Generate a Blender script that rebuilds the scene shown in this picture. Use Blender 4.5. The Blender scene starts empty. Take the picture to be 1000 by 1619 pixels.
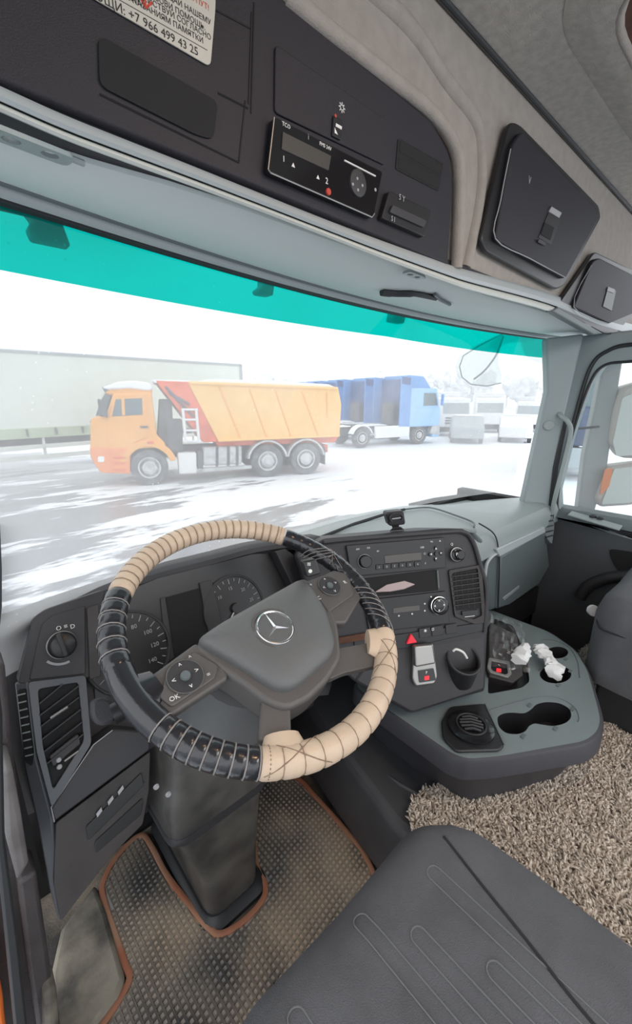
import bpy, bmesh, math, random
import numpy as np
from mathutils import Vector, Matrix
random.seed(7); rng = np.random.default_rng(7)
PI = math.pi; rad = math.radians
SC = bpy.context.scene
COL = SC.collection

# ------------------------------------------------------------------ camera
F_PX = 660.0                                   # focal length for the 1000 x 1619 frame
PITCH = math.atan(185 / F_PX); YAW = rad(42)   # the camera looks right of the driving direction (+Y) and down
cam_d = bpy.data.cameras.new('camera'); cam = bpy.data.objects.new('camera', cam_d); COL.objects.link(cam)
cam_d.sensor_fit = 'VERTICAL'; cam_d.sensor_height = 24.0; cam_d.lens = 24.0 * F_PX / 1619.0
cam_d.clip_start = 0.01; cam_d.clip_end = 600
cam.location = (0, 0, 0)
cam.rotation_euler = (PI / 2 - PITCH, 0, -YAW)
SC.camera = cam

# ------------------------------------------------------------------ sky and light
w = bpy.data.worlds.new('overcast_sky'); SC.world = w; w.use_nodes = True
bg = w.node_tree.nodes['Background']; bg.inputs[0].default_value = (0.93, 0.965, 1.0, 1); bg.inputs[1].default_value = 1.9
SC.view_settings.view_transform = 'Standard'; SC.view_settings.look = 'None'
SC.view_settings.exposure = 0.0; SC.view_settings.gamma = 1.0; SC.view_settings.use_curve_mapping = False
def lamp(name, loc, energy, color, size, rot=(0, 0, 0), size_y=None):
    d = bpy.data.lights.new(name, 'AREA'); d.energy = energy; d.color = color; d.size = size
    if size_y: d.shape = 'RECTANGLE'; d.size_y = size_y
    o = bpy.data.objects.new(name, d); COL.objects.link(o); o.location = loc; o.rotation_euler = rot
    return o
# unseen lamps added: warm one for orange glints on the wheel, pale interior fill
lamp('glint_lamp', (0.52, -0.08, 0.57), 1.6, (1.0, 0.58, 0.28), 0.08)
lamp('fill_lamp', (0.8, -0.65, 0.55), 9.0, (1.0, 0.97, 0.94), 0.8, (rad(35), 0, 0), 0.5)

# ------------------------------------------------------------------ pixel ray helpers (points are put on real planes of the cab)
CP, SP, CY, SY = math.cos(PITCH), math.sin(PITCH), math.cos(YAW), math.sin(YAW)
def ray(px, py):
    a = px - 500.0; b = 810.0 - py
    h = F_PX * CP + b * SP; up = b * CP - F_PX * SP
    return Vector((SY * h + CY * a, CY * h - SY * a, up))
def pl(p, n): return (Vector(p), Vector(n).normalized())
def PX(v): return pl((v, 0, 0), (-1, 0, 0))
def PY(v): return pl((0, v, 0), (0, -1, 0))
def PZ(v): return pl((0, 0, v), (0, 0, 1))
def at(px, py, P, out=0.0):
    p0 = P[0] + P[1] * out; d = ray(px, py)
    return d * (p0.dot(P[1]) / d.dot(P[1]))
def plane3(a, b, c):
    n = (b - a).cross(c - a).normalized()
    if n.dot(a) > 0: n = -n                     # face the camera side
    return (a, n)

# ------------------------------------------------------------------ materials
def mat(name, col, rough=0.5, metal=0.0, noise=0.0, nscale=30.0, bump=0.0, bscale=200.0, spec=0.5, emit=None, col2=None, coat=0.0):
    m = bpy.data.materials.new(name); m.use_nodes = True; nt = m.node_tree; b = nt.nodes['Principled BSDF']
    b.inputs['Base Color'].default_value = (*col, 1); b.inputs['Roughness'].default_value = rough
    b.inputs['Metallic'].default_value = metal; b.inputs['Specular IOR Level'].default_value = spec
    b.inputs['Coat Weight'].default_value = coat; b.inputs['Coat Roughness'].default_value = 0.12
    if emit: b.inputs['Emission Color'].default_value = (*emit[0], 1); b.inputs['Emission Strength'].default_value = emit[1]
    tc = nt.nodes.new('ShaderNodeTexCoord')
    if noise > 0 or col2:
        n = nt.nodes.new('ShaderNodeTexNoise'); n.inputs['Scale'].default_value = nscale; n.inputs['Detail'].default_value = 5
        nt.links.new(tc.outputs['Object'], n.inputs['Vector'])
        r = nt.nodes.new('ShaderNodeValToRGB'); r.color_ramp.elements[0].position = 0.35; r.color_ramp.elements[1].position = 0.65
        c2 = col2 or tuple(min(1, c * (1 + noise)) for c in col); c1 = col if col2 else tuple(c * (1 - noise) for c in col)
        r.color_ramp.elements[0].color = (*c1, 1); r.color_ramp.elements[1].color = (*c2, 1)
        nt.links.new(n.outputs['Fac'], r.inputs['Fac']); nt.links.new(r.outputs['Color'], b.inputs['Base Color'])
    if bump > 0:
        n2 = nt.nodes.new('ShaderNodeTexNoise'); n2.inputs['Scale'].default_value = bscale; n2.inputs['Detail'].default_value = 3
        nt.links.new(tc.outputs['Object'], n2.inputs['Vector'])
        bp = nt.nodes.new('ShaderNodeBump'); bp.inputs['Strength'].default_value = bump; bp.inputs['Distance'].default_value = 0.002
        nt.links.new(n2.outputs['Fac'], bp.inputs['Height']); nt.links.new(bp.outputs['Normal'], b.inputs['Normal'])
    return m
def ramp_nodes(nt, src, p0, p1, c0=(0, 0, 0), c1=(1, 1, 1)):
    r = nt.nodes.new('ShaderNodeValToRGB'); r.color_ramp.elements[0].position = p0; r.color_ramp.elements[1].position = p1
    r.color_ramp.elements[0].color = (*c0, 1); r.color_ramp.elements[1].color = (*c1, 1)
    nt.links.new(src, r.inputs['Fac']); return r.outputs['Color']

M = {}
M['dash'] = mat('dark_dash_plastic', (0.034, 0.033, 0.037), 0.5, bump=0.35, bscale=900)
M['dash_side'] = mat('dusty_dark_plastic', (0.034, 0.029, 0.029), 0.5, noise=0.35, nscale=9, bump=0.3, bscale=700)
M['console_face'] = mat('overhead_dark_plastic', (0.013, 0.0115, 0.018), 0.6, noise=0.12, nscale=6, bump=0.3, bscale=800)
M['black'] = mat('black_plastic', (0.018, 0.018, 0.020), 0.38)
M['gloss_black'] = mat('glossy_black_plastic', (0.012, 0.012, 0.014), 0.14)
M['void'] = mat('recess_black', (0.008, 0.008, 0.009), 0.8)
M['grey'] = mat('grey_green_plastic', (0.30, 0.34, 0.34), 0.34, bump=0.3, bscale=900)
M['grey_dk'] = mat('grey_green_dark_plastic', (0.12, 0.145, 0.15), 0.45, bump=0.3, bscale=900)
M['tray'] = mat('tray_grey_green_plastic', (0.19, 0.225, 0.23), 0.42, bump=0.25, bscale=900)
M['tray_rim'] = mat('tray_rim_plastic', (0.06, 0.06, 0.07), 0.5, bump=0.25, bscale=900)
M['trim_light'] = mat('pale_trim_plastic', (0.62, 0.64, 0.60), 0.4)
M['trim_mid'] = mat('mid_trim_plastic', (0.42, 0.46, 0.47), 0.4)
M['visor'] = mat('visor_panel_plastic', (0.66, 0.72, 0.71), 0.6, bump=0.2, bscale=900)
M['liner'] = mat('warm_grey_liner', (0.33, 0.30, 0.27), 0.85, noise=0.06, nscale=40, bump=0.5, bscale=500)
M['liner2'] = mat('headliner_fabric', (0.46, 0.43, 0.39), 0.95, noise=0.1, nscale=60, bump=0.8, bscale=450)
M['brown'] = mat('brown_hatch_fabric', (0.10, 0.045, 0.028), 0.9, noise=0.2, nscale=60)
M['chrome'] = mat('chrome', (0.75, 0.75, 0.75), 0.16, 1.0)
M['silver'] = mat('satin_silver', (0.36, 0.355, 0.34), 0.42, 0.85)
M['white_print'] = mat('white_print', (0.75, 0.75, 0.72), 0.6)
M['grey_print'] = mat('grey_print', (0.35, 0.35, 0.36), 0.6)
M['dark_print'] = mat('dark_print', (0.02, 0.02, 0.02), 0.7)
M['red_print'] = mat('red_print', (0.5, 0.05, 0.03), 0.6)
M['red_lit'] = mat('red_lit_symbol', (0.45, 0.01, 0.025), 0.4, emit=((1.0, 0.03, 0.06), 0.45))
M['led'] = mat('red_led', (0.6, 0.0, 0.0), 0.4, emit=((1.0, 0.02, 0.03), 1.6))
M['sticker'] = mat('cream_sticker', (0.50, 0.48, 0.42), 0.6, noise=0.05)
M['hub'] = mat('wheel_hub_plastic', (0.12, 0.123, 0.125), 0.36, bump=0.35, bscale=1100)
M['hub2'] = mat('wheel_spoke_plastic', (0.10, 0.093, 0.09), 0.45, bump=0.3, bscale=900)
M['beige'] = mat('beige_leather', (0.60, 0.46, 0.34), 0.42, noise=0.06, nscale=20, bump=0.25, bscale=500)
M['leather'] = mat('black_glossy_leather', (0.018, 0.018, 0.022), 0.2, bump=0.15, bscale=400, coat=0.5)
M['vent_grey'] = mat('vent_frame_plastic', (0.075, 0.08, 0.09), 0.4)
M['thread'] = mat('pale_thread', (0.26, 0.235, 0.225), 0.7)
M['thread_bg'] = mat('brown_thread', (0.25, 0.17, 0.12), 0.8)
M['display'] = mat('lcd_grey', (0.075, 0.07, 0.065), 0.25)
M['pedestal'] = mat('dusty_column_plastic', (0.045, 0.043, 0.042), 0.42, noise=0.0, nscale=12, bump=0.25, bscale=300, col2=(0.11, 0.105, 0.095))
M['floor_rubber'] = mat('muddy_floor_rubber', (0.05, 0.045, 0.04), 0.75, nscale=7, col2=(0.33, 0.28, 0.22), bump=0.8, bscale=200)
M['tunnel'] = mat('engine_tunnel_plastic', (0.05, 0.05, 0.057), 0.42, nscale=6, col2=(0.075, 0.075, 0.08), bump=0.3, bscale=500)
M['orange_edge'] = mat('dusty_orange_edging', (0.36, 0.13, 0.07), 0.8, nscale=10, col2=(0.40, 0.22, 0.14))
M['mat_base'] = mat('mat_dust_in_cells', (0.32, 0.325, 0.34), 0.8, nscale=5.5, col2=(0.62, 0.51, 0.40))
M['mat_cell'] = mat('mat_dark_rubber', (0.055, 0.053, 0.053), 0.55, nscale=6.5, col2=(0.30, 0.25, 0.195))
M['seat'] = mat('charcoal_seat_fabric', (0.10, 0.102, 0.112), 0.9, noise=0.12, nscale=14, bump=0.7, bscale=700)
M['seat_line'] = mat('seat_stitch_line', (0.16, 0.165, 0.17), 0.9)
M['seat_seam'] = mat('seat_dark_seam', (0.02, 0.02, 0.022), 0.9)
M['pile'] = mat('shaggy_pile', (0.50, 0.42, 0.35), 0.95, nscale=28, col2=(0.62, 0.54, 0.46))
M['pile_base'] = mat('pile_backing', (0.36, 0.30, 0.25), 0.95)
M['seal'] = mat('black_rubber_seal', (0.025, 0.027, 0.03), 0.5)
M['pillar'] = mat('pillar_grey', (0.30, 0.345, 0.355), 0.55, bump=0.25, bscale=700)
M['door'] = mat('door_panel_dark', (0.065, 0.07, 0.078), 0.6, bump=0.3, bscale=500)
M['paper'] = mat('white_tissue', (0.80, 0.80, 0.80), 0.8, noise=0.04)
M['pink_paper'] = mat('folded_paper', (0.45, 0.36, 0.36), 0.7)
M['snow'] = mat('snow_cover', (0.86, 0.87, 0.9), 0.85, bump=0.5, bscale=12)
M['mud'] = mat('dried_mud_plastic', (0.055, 0.052, 0.05), 0.85, nscale=11, col2=(0.30, 0.27, 0.22), bump=0.6, bscale=80)
M['hivis'] = mat('orange_cloth', (0.9, 0.2, 0.03), 0.8)
M['jamb'] = mat('door_jamb_plastic', (0.06, 0.053, 0.055), 0.55, noise=0.2, nscale=18, bump=0.4, bscale=300)
M['jamb2'] = mat('jamb_grey_paint', (0.17, 0.16, 0.16), 0.6, noise=0.2, nscale=25)

# ------------------------------------------------------------------ object helpers
ORG = {}
def obj(name, bm, m=None, parent=None, bev=0.0, segs=2, smooth=0.7, label=None, kind=None):
    me = bpy.data.meshes.new(name)
    if isinstance(bm, tuple): me.from_pydata(*bm)
    else:
        bmesh.ops.recalc_face_normals(bm, faces=bm.faces); bm.to_mesh(me); bm.free()
    o = bpy.data.objects.new(name, me); COL.objects.link(o)
    if m is not None: me.materials.append(M[m] if isinstance(m, str) else m)
    if parent is not None:
        org = ORG[parent.name]; ORG[o.name] = org; o.parent = parent
    else:
        if len(me.vertices):
            cs = np.empty(len(me.vertices) * 3); me.vertices.foreach_get('co', cs); cs = cs.reshape(-1, 3)
            org = Vector(((cs[:, 0].min() + cs[:, 0].max()) / 2, (cs[:, 1].min() + cs[:, 1].max()) / 2, cs[:, 2].min()))
        else: org = Vector((0, 0, 0))
        ORG[o.name] = org; o.location = org
    me.transform(Matrix.Translation(-org))
    if smooth: me.shade_smooth(); me.set_sharp_from_angle(angle=smooth)
    if bev > 0:
        md = o.modifiers.new('edge', 'BEVEL'); md.width = bev; md.segments = segs; md.limit_method = 'ANGLE'; md.angle_limit = rad(35)
        md.harden_normals = False
    if label: o['label'] = label
    if kind: o['kind'] = kind
    return o
def tag(o, label, cat, group=None, kind=None):
    o['label'] = label; o['category'] = cat
    if group: o['group'] = group
    if kind: o['kind'] = kind
    return o
def thing(name, loc, label, cat, group=None):
    o = bpy.data.objects.new(name, None); COL.objects.link(o); o.empty_display_size = 0.05
    o.location = loc; ORG[o.name] = Vector(loc)
    if label: tag(o, label, cat, group)
    return o
def struct(name, bm, m, **k):
    p = k.get('parent'); o = obj(name, bm, m, **k)
    if p is None: o['kind'] = 'structure'
    return o
def new(): return bmesh.new()
def prism(bm, front, back):
    a = [bm.verts.new(p) for p in front]; b = [bm.verts.new(p) for p in back]; n = len(a)
    bm.faces.new(a); bm.faces.new(b[::-1])
    for i in range(n): bm.faces.new((a[i], b[i], b[(i + 1) % n], a[(i + 1) % n]))
    return bm
def roundp(pts, r, seg=4):
    out = []; n = len(pts)
    for i in range(n):
        p = Vector(pts[i]); a = Vector(pts[i - 1]) - p; b = Vector(pts[(i + 1) % n]) - p
        rr = min(r, a.length * 0.45, b.length * 0.45); A = p + a.normalized() * rr; B = p + b.normalized() * rr
        for k in range(seg + 1):
            t = k / seg; out.append(A * (1 - t) ** 2 + p * 2 * t * (1 - t) + B * t * t)
    return out
def slab(bm, px, P, depth, out=0.0, r=0.0):
    pts = [at(x, y, P, out) for x, y in px]
    if r: pts = roundp(pts, r)
    return prism(bm, pts, [p - P[1] * depth for p in pts])
def slabo(name, px, P, depth, m, parent=None, out=0.0, r=0.0, bev=0.0, **k):
    return obj(name, slab(new(), px, P, depth, out, r), m, parent, bev=bev, **k)
def box(bm, x0, x1, y0, y1, z0, z1):
    f = [(x0, y0, z0), (x1, y0, z0), (x1, y0, z1), (x0, y0, z1)]
    return prism(bm, f, [(a, y1, c) for a, b, c in f])
def ring(bm, outer, inner, N, depth):
    """flat frame between two rings of equal count, extruded back along -N"""
    n = len(outer); A = [bm.verts.new(p) for p in outer]; B = [bm.verts.new(p) for p in inner]
    C = [bm.verts.new(Vector(p) - N * depth) for p in outer]; D = [bm.verts.new(Vector(p) - N * depth) for p in inner]
    for i in range(n):
        j = (i + 1) % n
        bm.faces.new((A[i], A[j], B[j], B[i])); bm.faces.new((C[j], C[i], D[i], D[j]))
        bm.faces.new((A[j], A[i], C[i], C[j])); bm.faces.new((B[i], B[j], D[j], D[i]))
    return bm
def tube(bm, pts, r, seg=8, closed=False, cap=True):
    pts = [Vector(p) for p in pts]; n = len(pts); rs = r if hasattr(r, '__len__') else [r] * n
    rings = []; up = None
    for i in range(n):
        if closed: t = pts[(i + 1) % n] - pts[i - 1]
        else: t = pts[min(i + 1, n - 1)] - pts[max(i - 1, 0)]
        t = t.normalized() if t.length > 1e-9 else Vector((0, 0, 1))
        if up is None:
            up = t.orthogonal().normalized()
        up = (up - t * up.dot(t)); up = up.normalized() if up.length > 1e-6 else t.orthogonal().normalized()
        s = t.cross(up)
        rings.append([bm.verts.new(pts[i] + (up * math.cos(a) + s * math.sin(a)) * rs[i]) for a in [2 * PI * k / seg for k in range(seg)]])
    m = n if closed else n - 1
    for i in range(m):
        A = rings[i]; B = rings[(i + 1) % n]
        for k in range(seg): bm.faces.new((A[k], A[(k + 1) % seg], B[(k + 1) % seg], B[k]))
    if cap and not closed: bm.faces.new(rings[0][::-1]); bm.faces.new(rings[-1])
    return bm
def smooth_path(pts, n=6):
    pts = [Vector(p) for p in pts]; out = []
    for i in range(len(pts) - 1):
        p0 = pts[max(i - 1, 0)]; p1 = pts[i]; p2 = pts[i + 1]; p3 = pts[min(i + 2, len(pts) - 1)]
        for k in range(n):
            t = k / n
            out.append(0.5 * ((2 * p1) + (p2 - p0) * t + (2 * p0 - 5 * p1 + 4 * p2 - p3) * t * t + (3 * p1 - p0 - 3 * p2 + p3) * t ** 3))
    out.append(pts[-1]); return out
def basis(N, xh=(1, 0, 0)):
    N = Vector(N).normalized(); x = Vector(xh); x = (x - N * x.dot(N)).normalized(); return x, N.cross(x), N
def disc(bm, c, N, prof, seg=28, xh=(1, 0, 0), sx=1.0, sy=1.0):
    """lathe: prof = [(radius, height along N)]; closed with caps"""
    x, y, N = basis(N, xh); c = Vector(c); rings = []
    for r, h in prof:
        rings.append([bm.verts.new(c + (x * math.cos(2 * PI * k / seg) * sx + y * math.sin(2 * PI * k / seg) * sy) * r + N * h) for k in range(seg)])
    for A, B in zip(rings, rings[1:]):
        for k in range(seg): bm.faces.new((A[k], A[(k + 1) % seg], B[(k + 1) % seg], B[k]))
    bm.faces.new(rings[0][::-1]); bm.faces.new(rings[-1]); return bm
def torus(bm, c, N, R, r, seg=36, ms=8, sx=1.0, sy=1.0):
    x, y, N = basis(N); c = Vector(c)
    return tube(bm, [c + x * math.cos(2 * PI * k / seg) * R * sx + y * math.sin(2 * PI * k / seg) * R * sy for k in range(seg)], r, ms, closed=True)
def loft(bm, rings, closed=True, caps=True):
    V = [[bm.verts.new(p) for p in r] for r in rings]; n = len(V[0])
    for A, B in zip(V, V[1:]):
        for k in range(n if closed else n - 1): bm.faces.new((A[k], A[(k + 1) % n], B[(k + 1) % n], B[k]))
    if caps and closed: bm.faces.new(V[0][::-1]); bm.faces.new(V[-1])
    return bm
def obox(bm, c, ax, ay, az):
    """box from centre and three half vectors"""
    c, ax, ay, az = Vector(c), Vector(ax), Vector(ay), Vector(az)
    f = [c - ax - ay + az, c + ax - ay + az, c + ax + ay + az, c - ax + ay + az]
    return prism(bm, f, [p - az * 2 for p in f])
def holed(bm, outer, holes, z_top, N=Vector((0, 0, 1))):
    """flat face with holes"""
    es = []
    for loop in [outer] + holes:
        vs = [bm.verts.new(p) for p in loop]
        for i in range(len(vs)): es.append(bm.edges.new((vs[i], vs[(i + 1) % len(vs)])))
    bmesh.ops.triangle_fill(bm, edges=es, use_beauty=True, normal=N); return bm
def text(s, size, c, xd, N, m, parent, name='lettering', align='CENTER', ext=0.0003):
    cu = bpy.data.curves.new('t', 'FONT'); cu.body = s; cu.size = size; cu.extrude = ext; cu.align_x = align; cu.align_y = 'CENTER'; cu.resolution_u = 2
    t = bpy.data.objects.new('t', cu); COL.objects.link(t); dg = bpy.context.evaluated_depsgraph_get(); dg.update()
    me = bpy.data.meshes.new_from_object(t.evaluated_get(dg)); bpy.data.objects.remove(t)
    x, y, n = basis(N, xd); mt = Matrix(((x[0], y[0], n[0], c[0]), (x[1], y[1], n[1], c[1]), (x[2], y[2], n[2], c[2]), (0, 0, 0, 1)))
    me.transform(mt); org = ORG[parent.name]; me.transform(Matrix.Translation(-org)); me.materials.clear(); me.materials.append(M[m])
    o = bpy.data.objects.new(name, me); COL.objects.link(o); o.parent = parent; ORG[o.name] = org; return o
def copy_tree(o, parent=None):
    c = o.copy(); COL.objects.link(c); c.parent = parent
    for ch in list(o.children): copy_tree(ch, c)
    return c
# ================================================================== THE SETTING
XR = 1.85                                     # right wall of the cab
FLOOR = -1.15; TUN = -0.94; TRAY = -0.76
# ground outside
g = new(); bmesh.ops.create_grid(g, x_segments=2, y_segments=2, size=220)
for v in g.verts: v.co.z = -2.6
gm = bpy.data.materials.new('snow_and_wet_asphalt'); gm.use_nodes = True; nt = gm.node_tree; b = nt.nodes['Principled BSDF']; b.inputs['Roughness'].default_value = 0.7
geo = nt.nodes.new('ShaderNodeNewGeometry')
mp = nt.nodes.new('ShaderNodeMapping'); mp.inputs['Rotation'].default_value = (0, 0, rad(-38)); mp.inputs['Scale'].default_value = (0.35, 1.25, 1)
nt.links.new(geo.outputs['Position'], mp.inputs['Vector'])
n1 = nt.nodes.new('ShaderNodeTexNoise'); n1.inputs['Scale'].default_value = 0.62; n1.inputs['Detail'].default_value = 9; n1.inputs['Roughness'].default_value = 0.70
nt.links.new(mp.outputs[0], n1.inputs['Vector'])
sp = nt.nodes.new('ShaderNodeSeparateXYZ'); nt.links.new(geo.outputs['Position'], sp.inputs[0])
# the driven lane close to the cab's front left is wetter than the rest of the yard
cx = nt.nodes.new('ShaderNodeMath'); cx.operation = 'MULTIPLY_ADD'; cx.inputs[1].default_value = 0.028; cx.inputs[2].default_value = -0.16
nt.links.new(sp.outputs['X'], cx.inputs[0])
mx = nt.nodes.new('ShaderNodeClamp'); mx.inputs['Min'].default_value = -0.10; mx.inputs['Max'].default_value = 0.16; nt.links.new(cx.outputs[0], mx.inputs['Value'])
ad = nt.nodes.new('ShaderNodeMath'); ad.operation = 'ADD'; nt.links.new(n1.outputs['Fac'], ad.inputs[0]); nt.links.new(mx.outputs[0], ad.inputs[1])
c = ramp_nodes(nt, ad.outputs[0], 0.435, 0.475, (0.19, 0.205, 0.23), (0.80, 0.82, 0.86)); nt.links.new(c, b.inputs['Base Color'])
rr = ramp_nodes(nt, ad.outputs[0], 0.43, 0.48, (0.25, 0.25, 0.25), (0.9, 0.9, 0.9)); nt.links.new(rr, b.inputs['Roughness'])
bp = nt.nodes.new('ShaderNodeBump'); bp.inputs['Distance'].default_value = 0.06; bp.inputs['Strength'].default_value = 0.6
nt.links.new(ad.outputs[0], bp.inputs['Height']); nt.links.new(bp.outputs[0], b.inputs['Normal'])
struct('ground', g, gm)

# cab floor, rear floor
struct('floor', box(new(), -0.12, XR, -0.9, 1.0, FLOOR - 0.03, FLOOR), 'floor_rubber', bev=0.004)
# firewall behind the dash
struct('wall_front', box(new(), -0.06, XR, 0.96, 1.0, FLOOR, -0.46), 'void')
# right wall below the belt, seen as the passenger door's inner panel
D1 = thing('door_1', (XR, 0.1, FLOOR), None, None)
D1['kind'] = 'structure'
PR = PX(XR)
obj('door_panel', box(new(), XR, XR + 0.06, -0.7, 0.62, FLOOR, -0.47), 'door', D1, bev=0.008)
# belt ledge (grey) with a gentle slope, on the door's upper edge
belt = [(XR - 0.035, -0.48), (XR + 0.06, -0.47), (XR + 0.06, -0.44), (XR - 0.01, -0.455)]
obj('belt_rail', loft(new(), [[(x, y, z) for x, z in belt] for y in (-0.7, 0.60)]), 'grey_dk', D1, bev=0.004)
obj('window_lock', slab(new(), [(905, 808), (985, 831), (980, 838), (898, 814)], pl((XR - 0.02, 0, -0.449), (-0.25, 0, 1)), 0.006, 0.004), 'grey', D1, bev=0.002)
bm = new()
for px, py in ((938, 818), (949, 821)): disc(bm, at(px, py, pl((XR - 0.02, 0, -0.445), (-0.25, 0, 1))), (0, 0, 1), [(0.012, 0), (0.012, 0.006), (0.008, 0.009)], 12)
obj('window_lock_button', bm, 'seal', D1)
# armrest bulge and door pocket
arm = [at(x, y, PX(XR - 0.02)) for x, y in [(918, 945), (930, 928), (960, 915), (1000, 910), (1060, 905), (1120, 920)]]
bm = tube(new(), smooth_path(arm), 0.022, 10)
obj('armrest', bm, 'dash', D1)
slabo('pull_recess', [(962, 868), (1080, 885), (1080, 930), (992, 920), (970, 893)], PR, 0.004, 'void', D1, out=0.004, r=0.02)
bm = new()
for k in range(2):
    tube(bm, [at(974 + 4 * k, 905 + 9 * k, PX(XR - 0.012)), at(1080, 917 + 11 * k, PX(XR - 0.012))], 0.005, 6)
obj('pull_rib', bm, 'grey_dk', D1)
obj('speaker_grille', disc(new(), at(905, 880, PR), (-1, 0, 0), [(0.11, 0), (0.115, 0.008), (0.1, 0.012)], 36), 'black', D1)
# door window frame with rubber seal
PF = PX(XR)
outer = [(905, 533), (1000, 522), (1150, 520), (1150, 640), (1150, 760), (1150, 900), (1000, 855), (930, 835), (868, 818), (868, 760), (880, 690), (892, 610)]
inner = [(955, 578), (1000, 571), (1120, 566), (1120, 640), (1120, 760), (1120, 880), (1000, 845), (930, 826), (886, 812), (884, 775), (905, 690), (932, 610)]
fr = ring(new(), [at(x, y, PF) for x, y in outer], [at(x, y, PF) for x, y in inner], PF[1], 0.05)
obj('window_frame', fr, 'pillar', D1, bev=0.006)
sl = tube(new(), smooth_path([at(x, y, PX(XR - 0.004)) for x, y in [(872, 822), (880, 775), (902, 690), (922, 615), (938, 575), (960, 556), (1000, 545), (1140, 540)]], 8), 0.007, 8)
obj('door_seal', sl, 'seal', D1)
sl = tube(new(), smooth_path([at(x, y, PX(XR - 0.002)) for x, y in [(1120, 566), (1000, 572), (955, 579), (932, 610), (905, 690), (884, 775), (887, 812), (930, 826), (1000, 845), (1120, 880)]], 8), 0.005, 8)
obj('glass_seal', sl, 'seal', D1)
# glass of the passenger window
def glass_mat(name, tint, film, speck=0.0):
    m = bpy.data.materials.new(name); m.use_nodes = True; nt = m.node_tree; nt.nodes.remove(nt.nodes['Principled BSDF']); out = nt.nodes['Material Output']
    tr = nt.nodes.new('ShaderNodeBsdfTransparent'); tr.inputs[0].default_value = (*tint, 1)
    gl = nt.nodes.new('ShaderNodeBsdfGlossy'); gl.inputs['Roughness'].default_value = 0.02
    df = nt.nodes.new('ShaderNodeBsdfTranslucent'); df.inputs[0].default_value = (0.95, 0.95, 0.95, 1)
    d2 = nt.nodes.new('ShaderNodeBsdfDiffuse'); d2.inputs[0].default_value = (0.8, 0.8, 0.8, 1)
    dm = nt.nodes.new('ShaderNodeMixShader'); dm.inputs[0].default_value = 0.25; nt.links.new(df.outputs[0], dm.inputs[1]); nt.links.new(d2.outputs[0], dm.inputs[2])
    lw = nt.nodes.new('ShaderNodeLayerWeight'); lw.inputs['Blend'].default_value = 0.5
    pw = nt.nodes.new('ShaderNodeMath'); pw.operation = 'POWER'; pw.inputs[1].default_value = 6.0; nt.links.new(lw.outputs['Facing'], pw.inputs[0])
    fr = nt.nodes.new('ShaderNodeMath'); fr.operation = 'MULTIPLY_ADD'; fr.inputs[1].default_value = 0.35; fr.inputs[2].default_value = 0.012; nt.links.new(pw.outputs[0], fr.inputs[0])
    a = nt.nodes.new('ShaderNodeMixShader'); nt.links.new(fr.outputs[0], a.inputs[0]); nt.links.new(tr.outputs[0], a.inputs[1]); nt.links.new(gl.outputs[0], a.inputs[2])
    tc = nt.nodes.new('ShaderNodeTexCoord')
    n = nt.nodes.new('ShaderNodeTexNoise'); n.inputs['Scale'].default_value = 3.0; n.inputs['Detail'].default_value = 6; nt.links.new(tc.outputs['Object'], n.inputs['Vector'])
    f = nt.nodes.new('ShaderNodeMapRange'); f.inputs['From Min'].default_value = 0.3; f.inputs['From Max'].default_value = 0.7; f.inputs['To Min'].default_value = film * 0.7; f.inputs['To Max'].default_value = film * 1.4
    nt.links.new(n.outputs['Fac'], f.inputs['Value']); src = f.outputs[0]
    if speck:
        v = nt.nodes.new('ShaderNodeTexVoronoi'); v.inputs['Scale'].default_value = 75.0; nt.links.new(tc.outputs['Object'], v.inputs['Vector'])
        cl = nt.nodes.new('ShaderNodeTexNoise'); cl.inputs['Scale'].default_value = 4.5; nt.links.new(tc.outputs['Object'], cl.inputs['Vector'])
        c1 = ramp_nodes(nt, v.outputs['Distance'], 0.10, 0.17, (1, 1, 1), (0, 0, 0)); c2 = ramp_nodes(nt, cl.outputs['Fac'], 0.52, 0.66)
        sv = nt.nodes.new('ShaderNodeSeparateColor'); nt.links.new(v.outputs['Color'], sv.inputs[0]); c3 = ramp_nodes(nt, sv.outputs[0], 0.5, 0.52)
        mu = nt.nodes.new('ShaderNodeMath'); mu.operation = 'MULTIPLY'; nt.links.new(c1, mu.inputs[0]); nt.links.new(c2, mu.inputs[1])
        m3 = nt.nodes.new('ShaderNodeMath'); m3.operation = 'MULTIPLY'; nt.links.new(mu.outputs[0], m3.inputs[0]); nt.links.new(c3, m3.inputs[1])
        mu = m3
        m2 = nt.nodes.new('ShaderNodeMath'); m2.operation = 'MULTIPLY_ADD'; m2.inputs[1].default_value = speck; nt.links.new(mu.outputs[0], m2.inputs[0]); nt.links.new(src, m2.inputs[2]); m2.use_clamp = True; src = m2.outputs[0]
    e = nt.nodes.new('ShaderNodeMixShader'); nt.links.new(src, e.inputs[0]); nt.links.new(a.outputs[0], e.inputs[1]); nt.links.new(dm.outputs[0], e.inputs[2])
    nt.links.new(e.outputs[0], out.inputs[0]); return m
M['glass'] = glass_mat('windscreen_glass', (0.78, 0.80, 0.79), 0.30, 0.35)  # film value puts the outside haze into the glass; speck is dirt
M['glass_side'] = glass_mat('side_glass', (0.85, 0.92, 0.92), 0.16, 0.2)
M['sunstrip'] = glass_mat('teal_sunstrip_film', (0.0, 0.46, 0.39), 0.0)
gp = slab(new(), [(x, y) for x, y in inner], PX(XR + 0.03), 0.0)if False else new()
vs = [gp.verts.new(at(x, y, PX(XR + 0.02))) for x, y in [(950, 570), (1120, 560), (1125, 885), (1000, 850), (886, 818), (880, 775), (903, 690), (930, 605)]]; gp.faces.new(vs)
struct('window_2', gp, 'glass_side', smooth=0)

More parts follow.
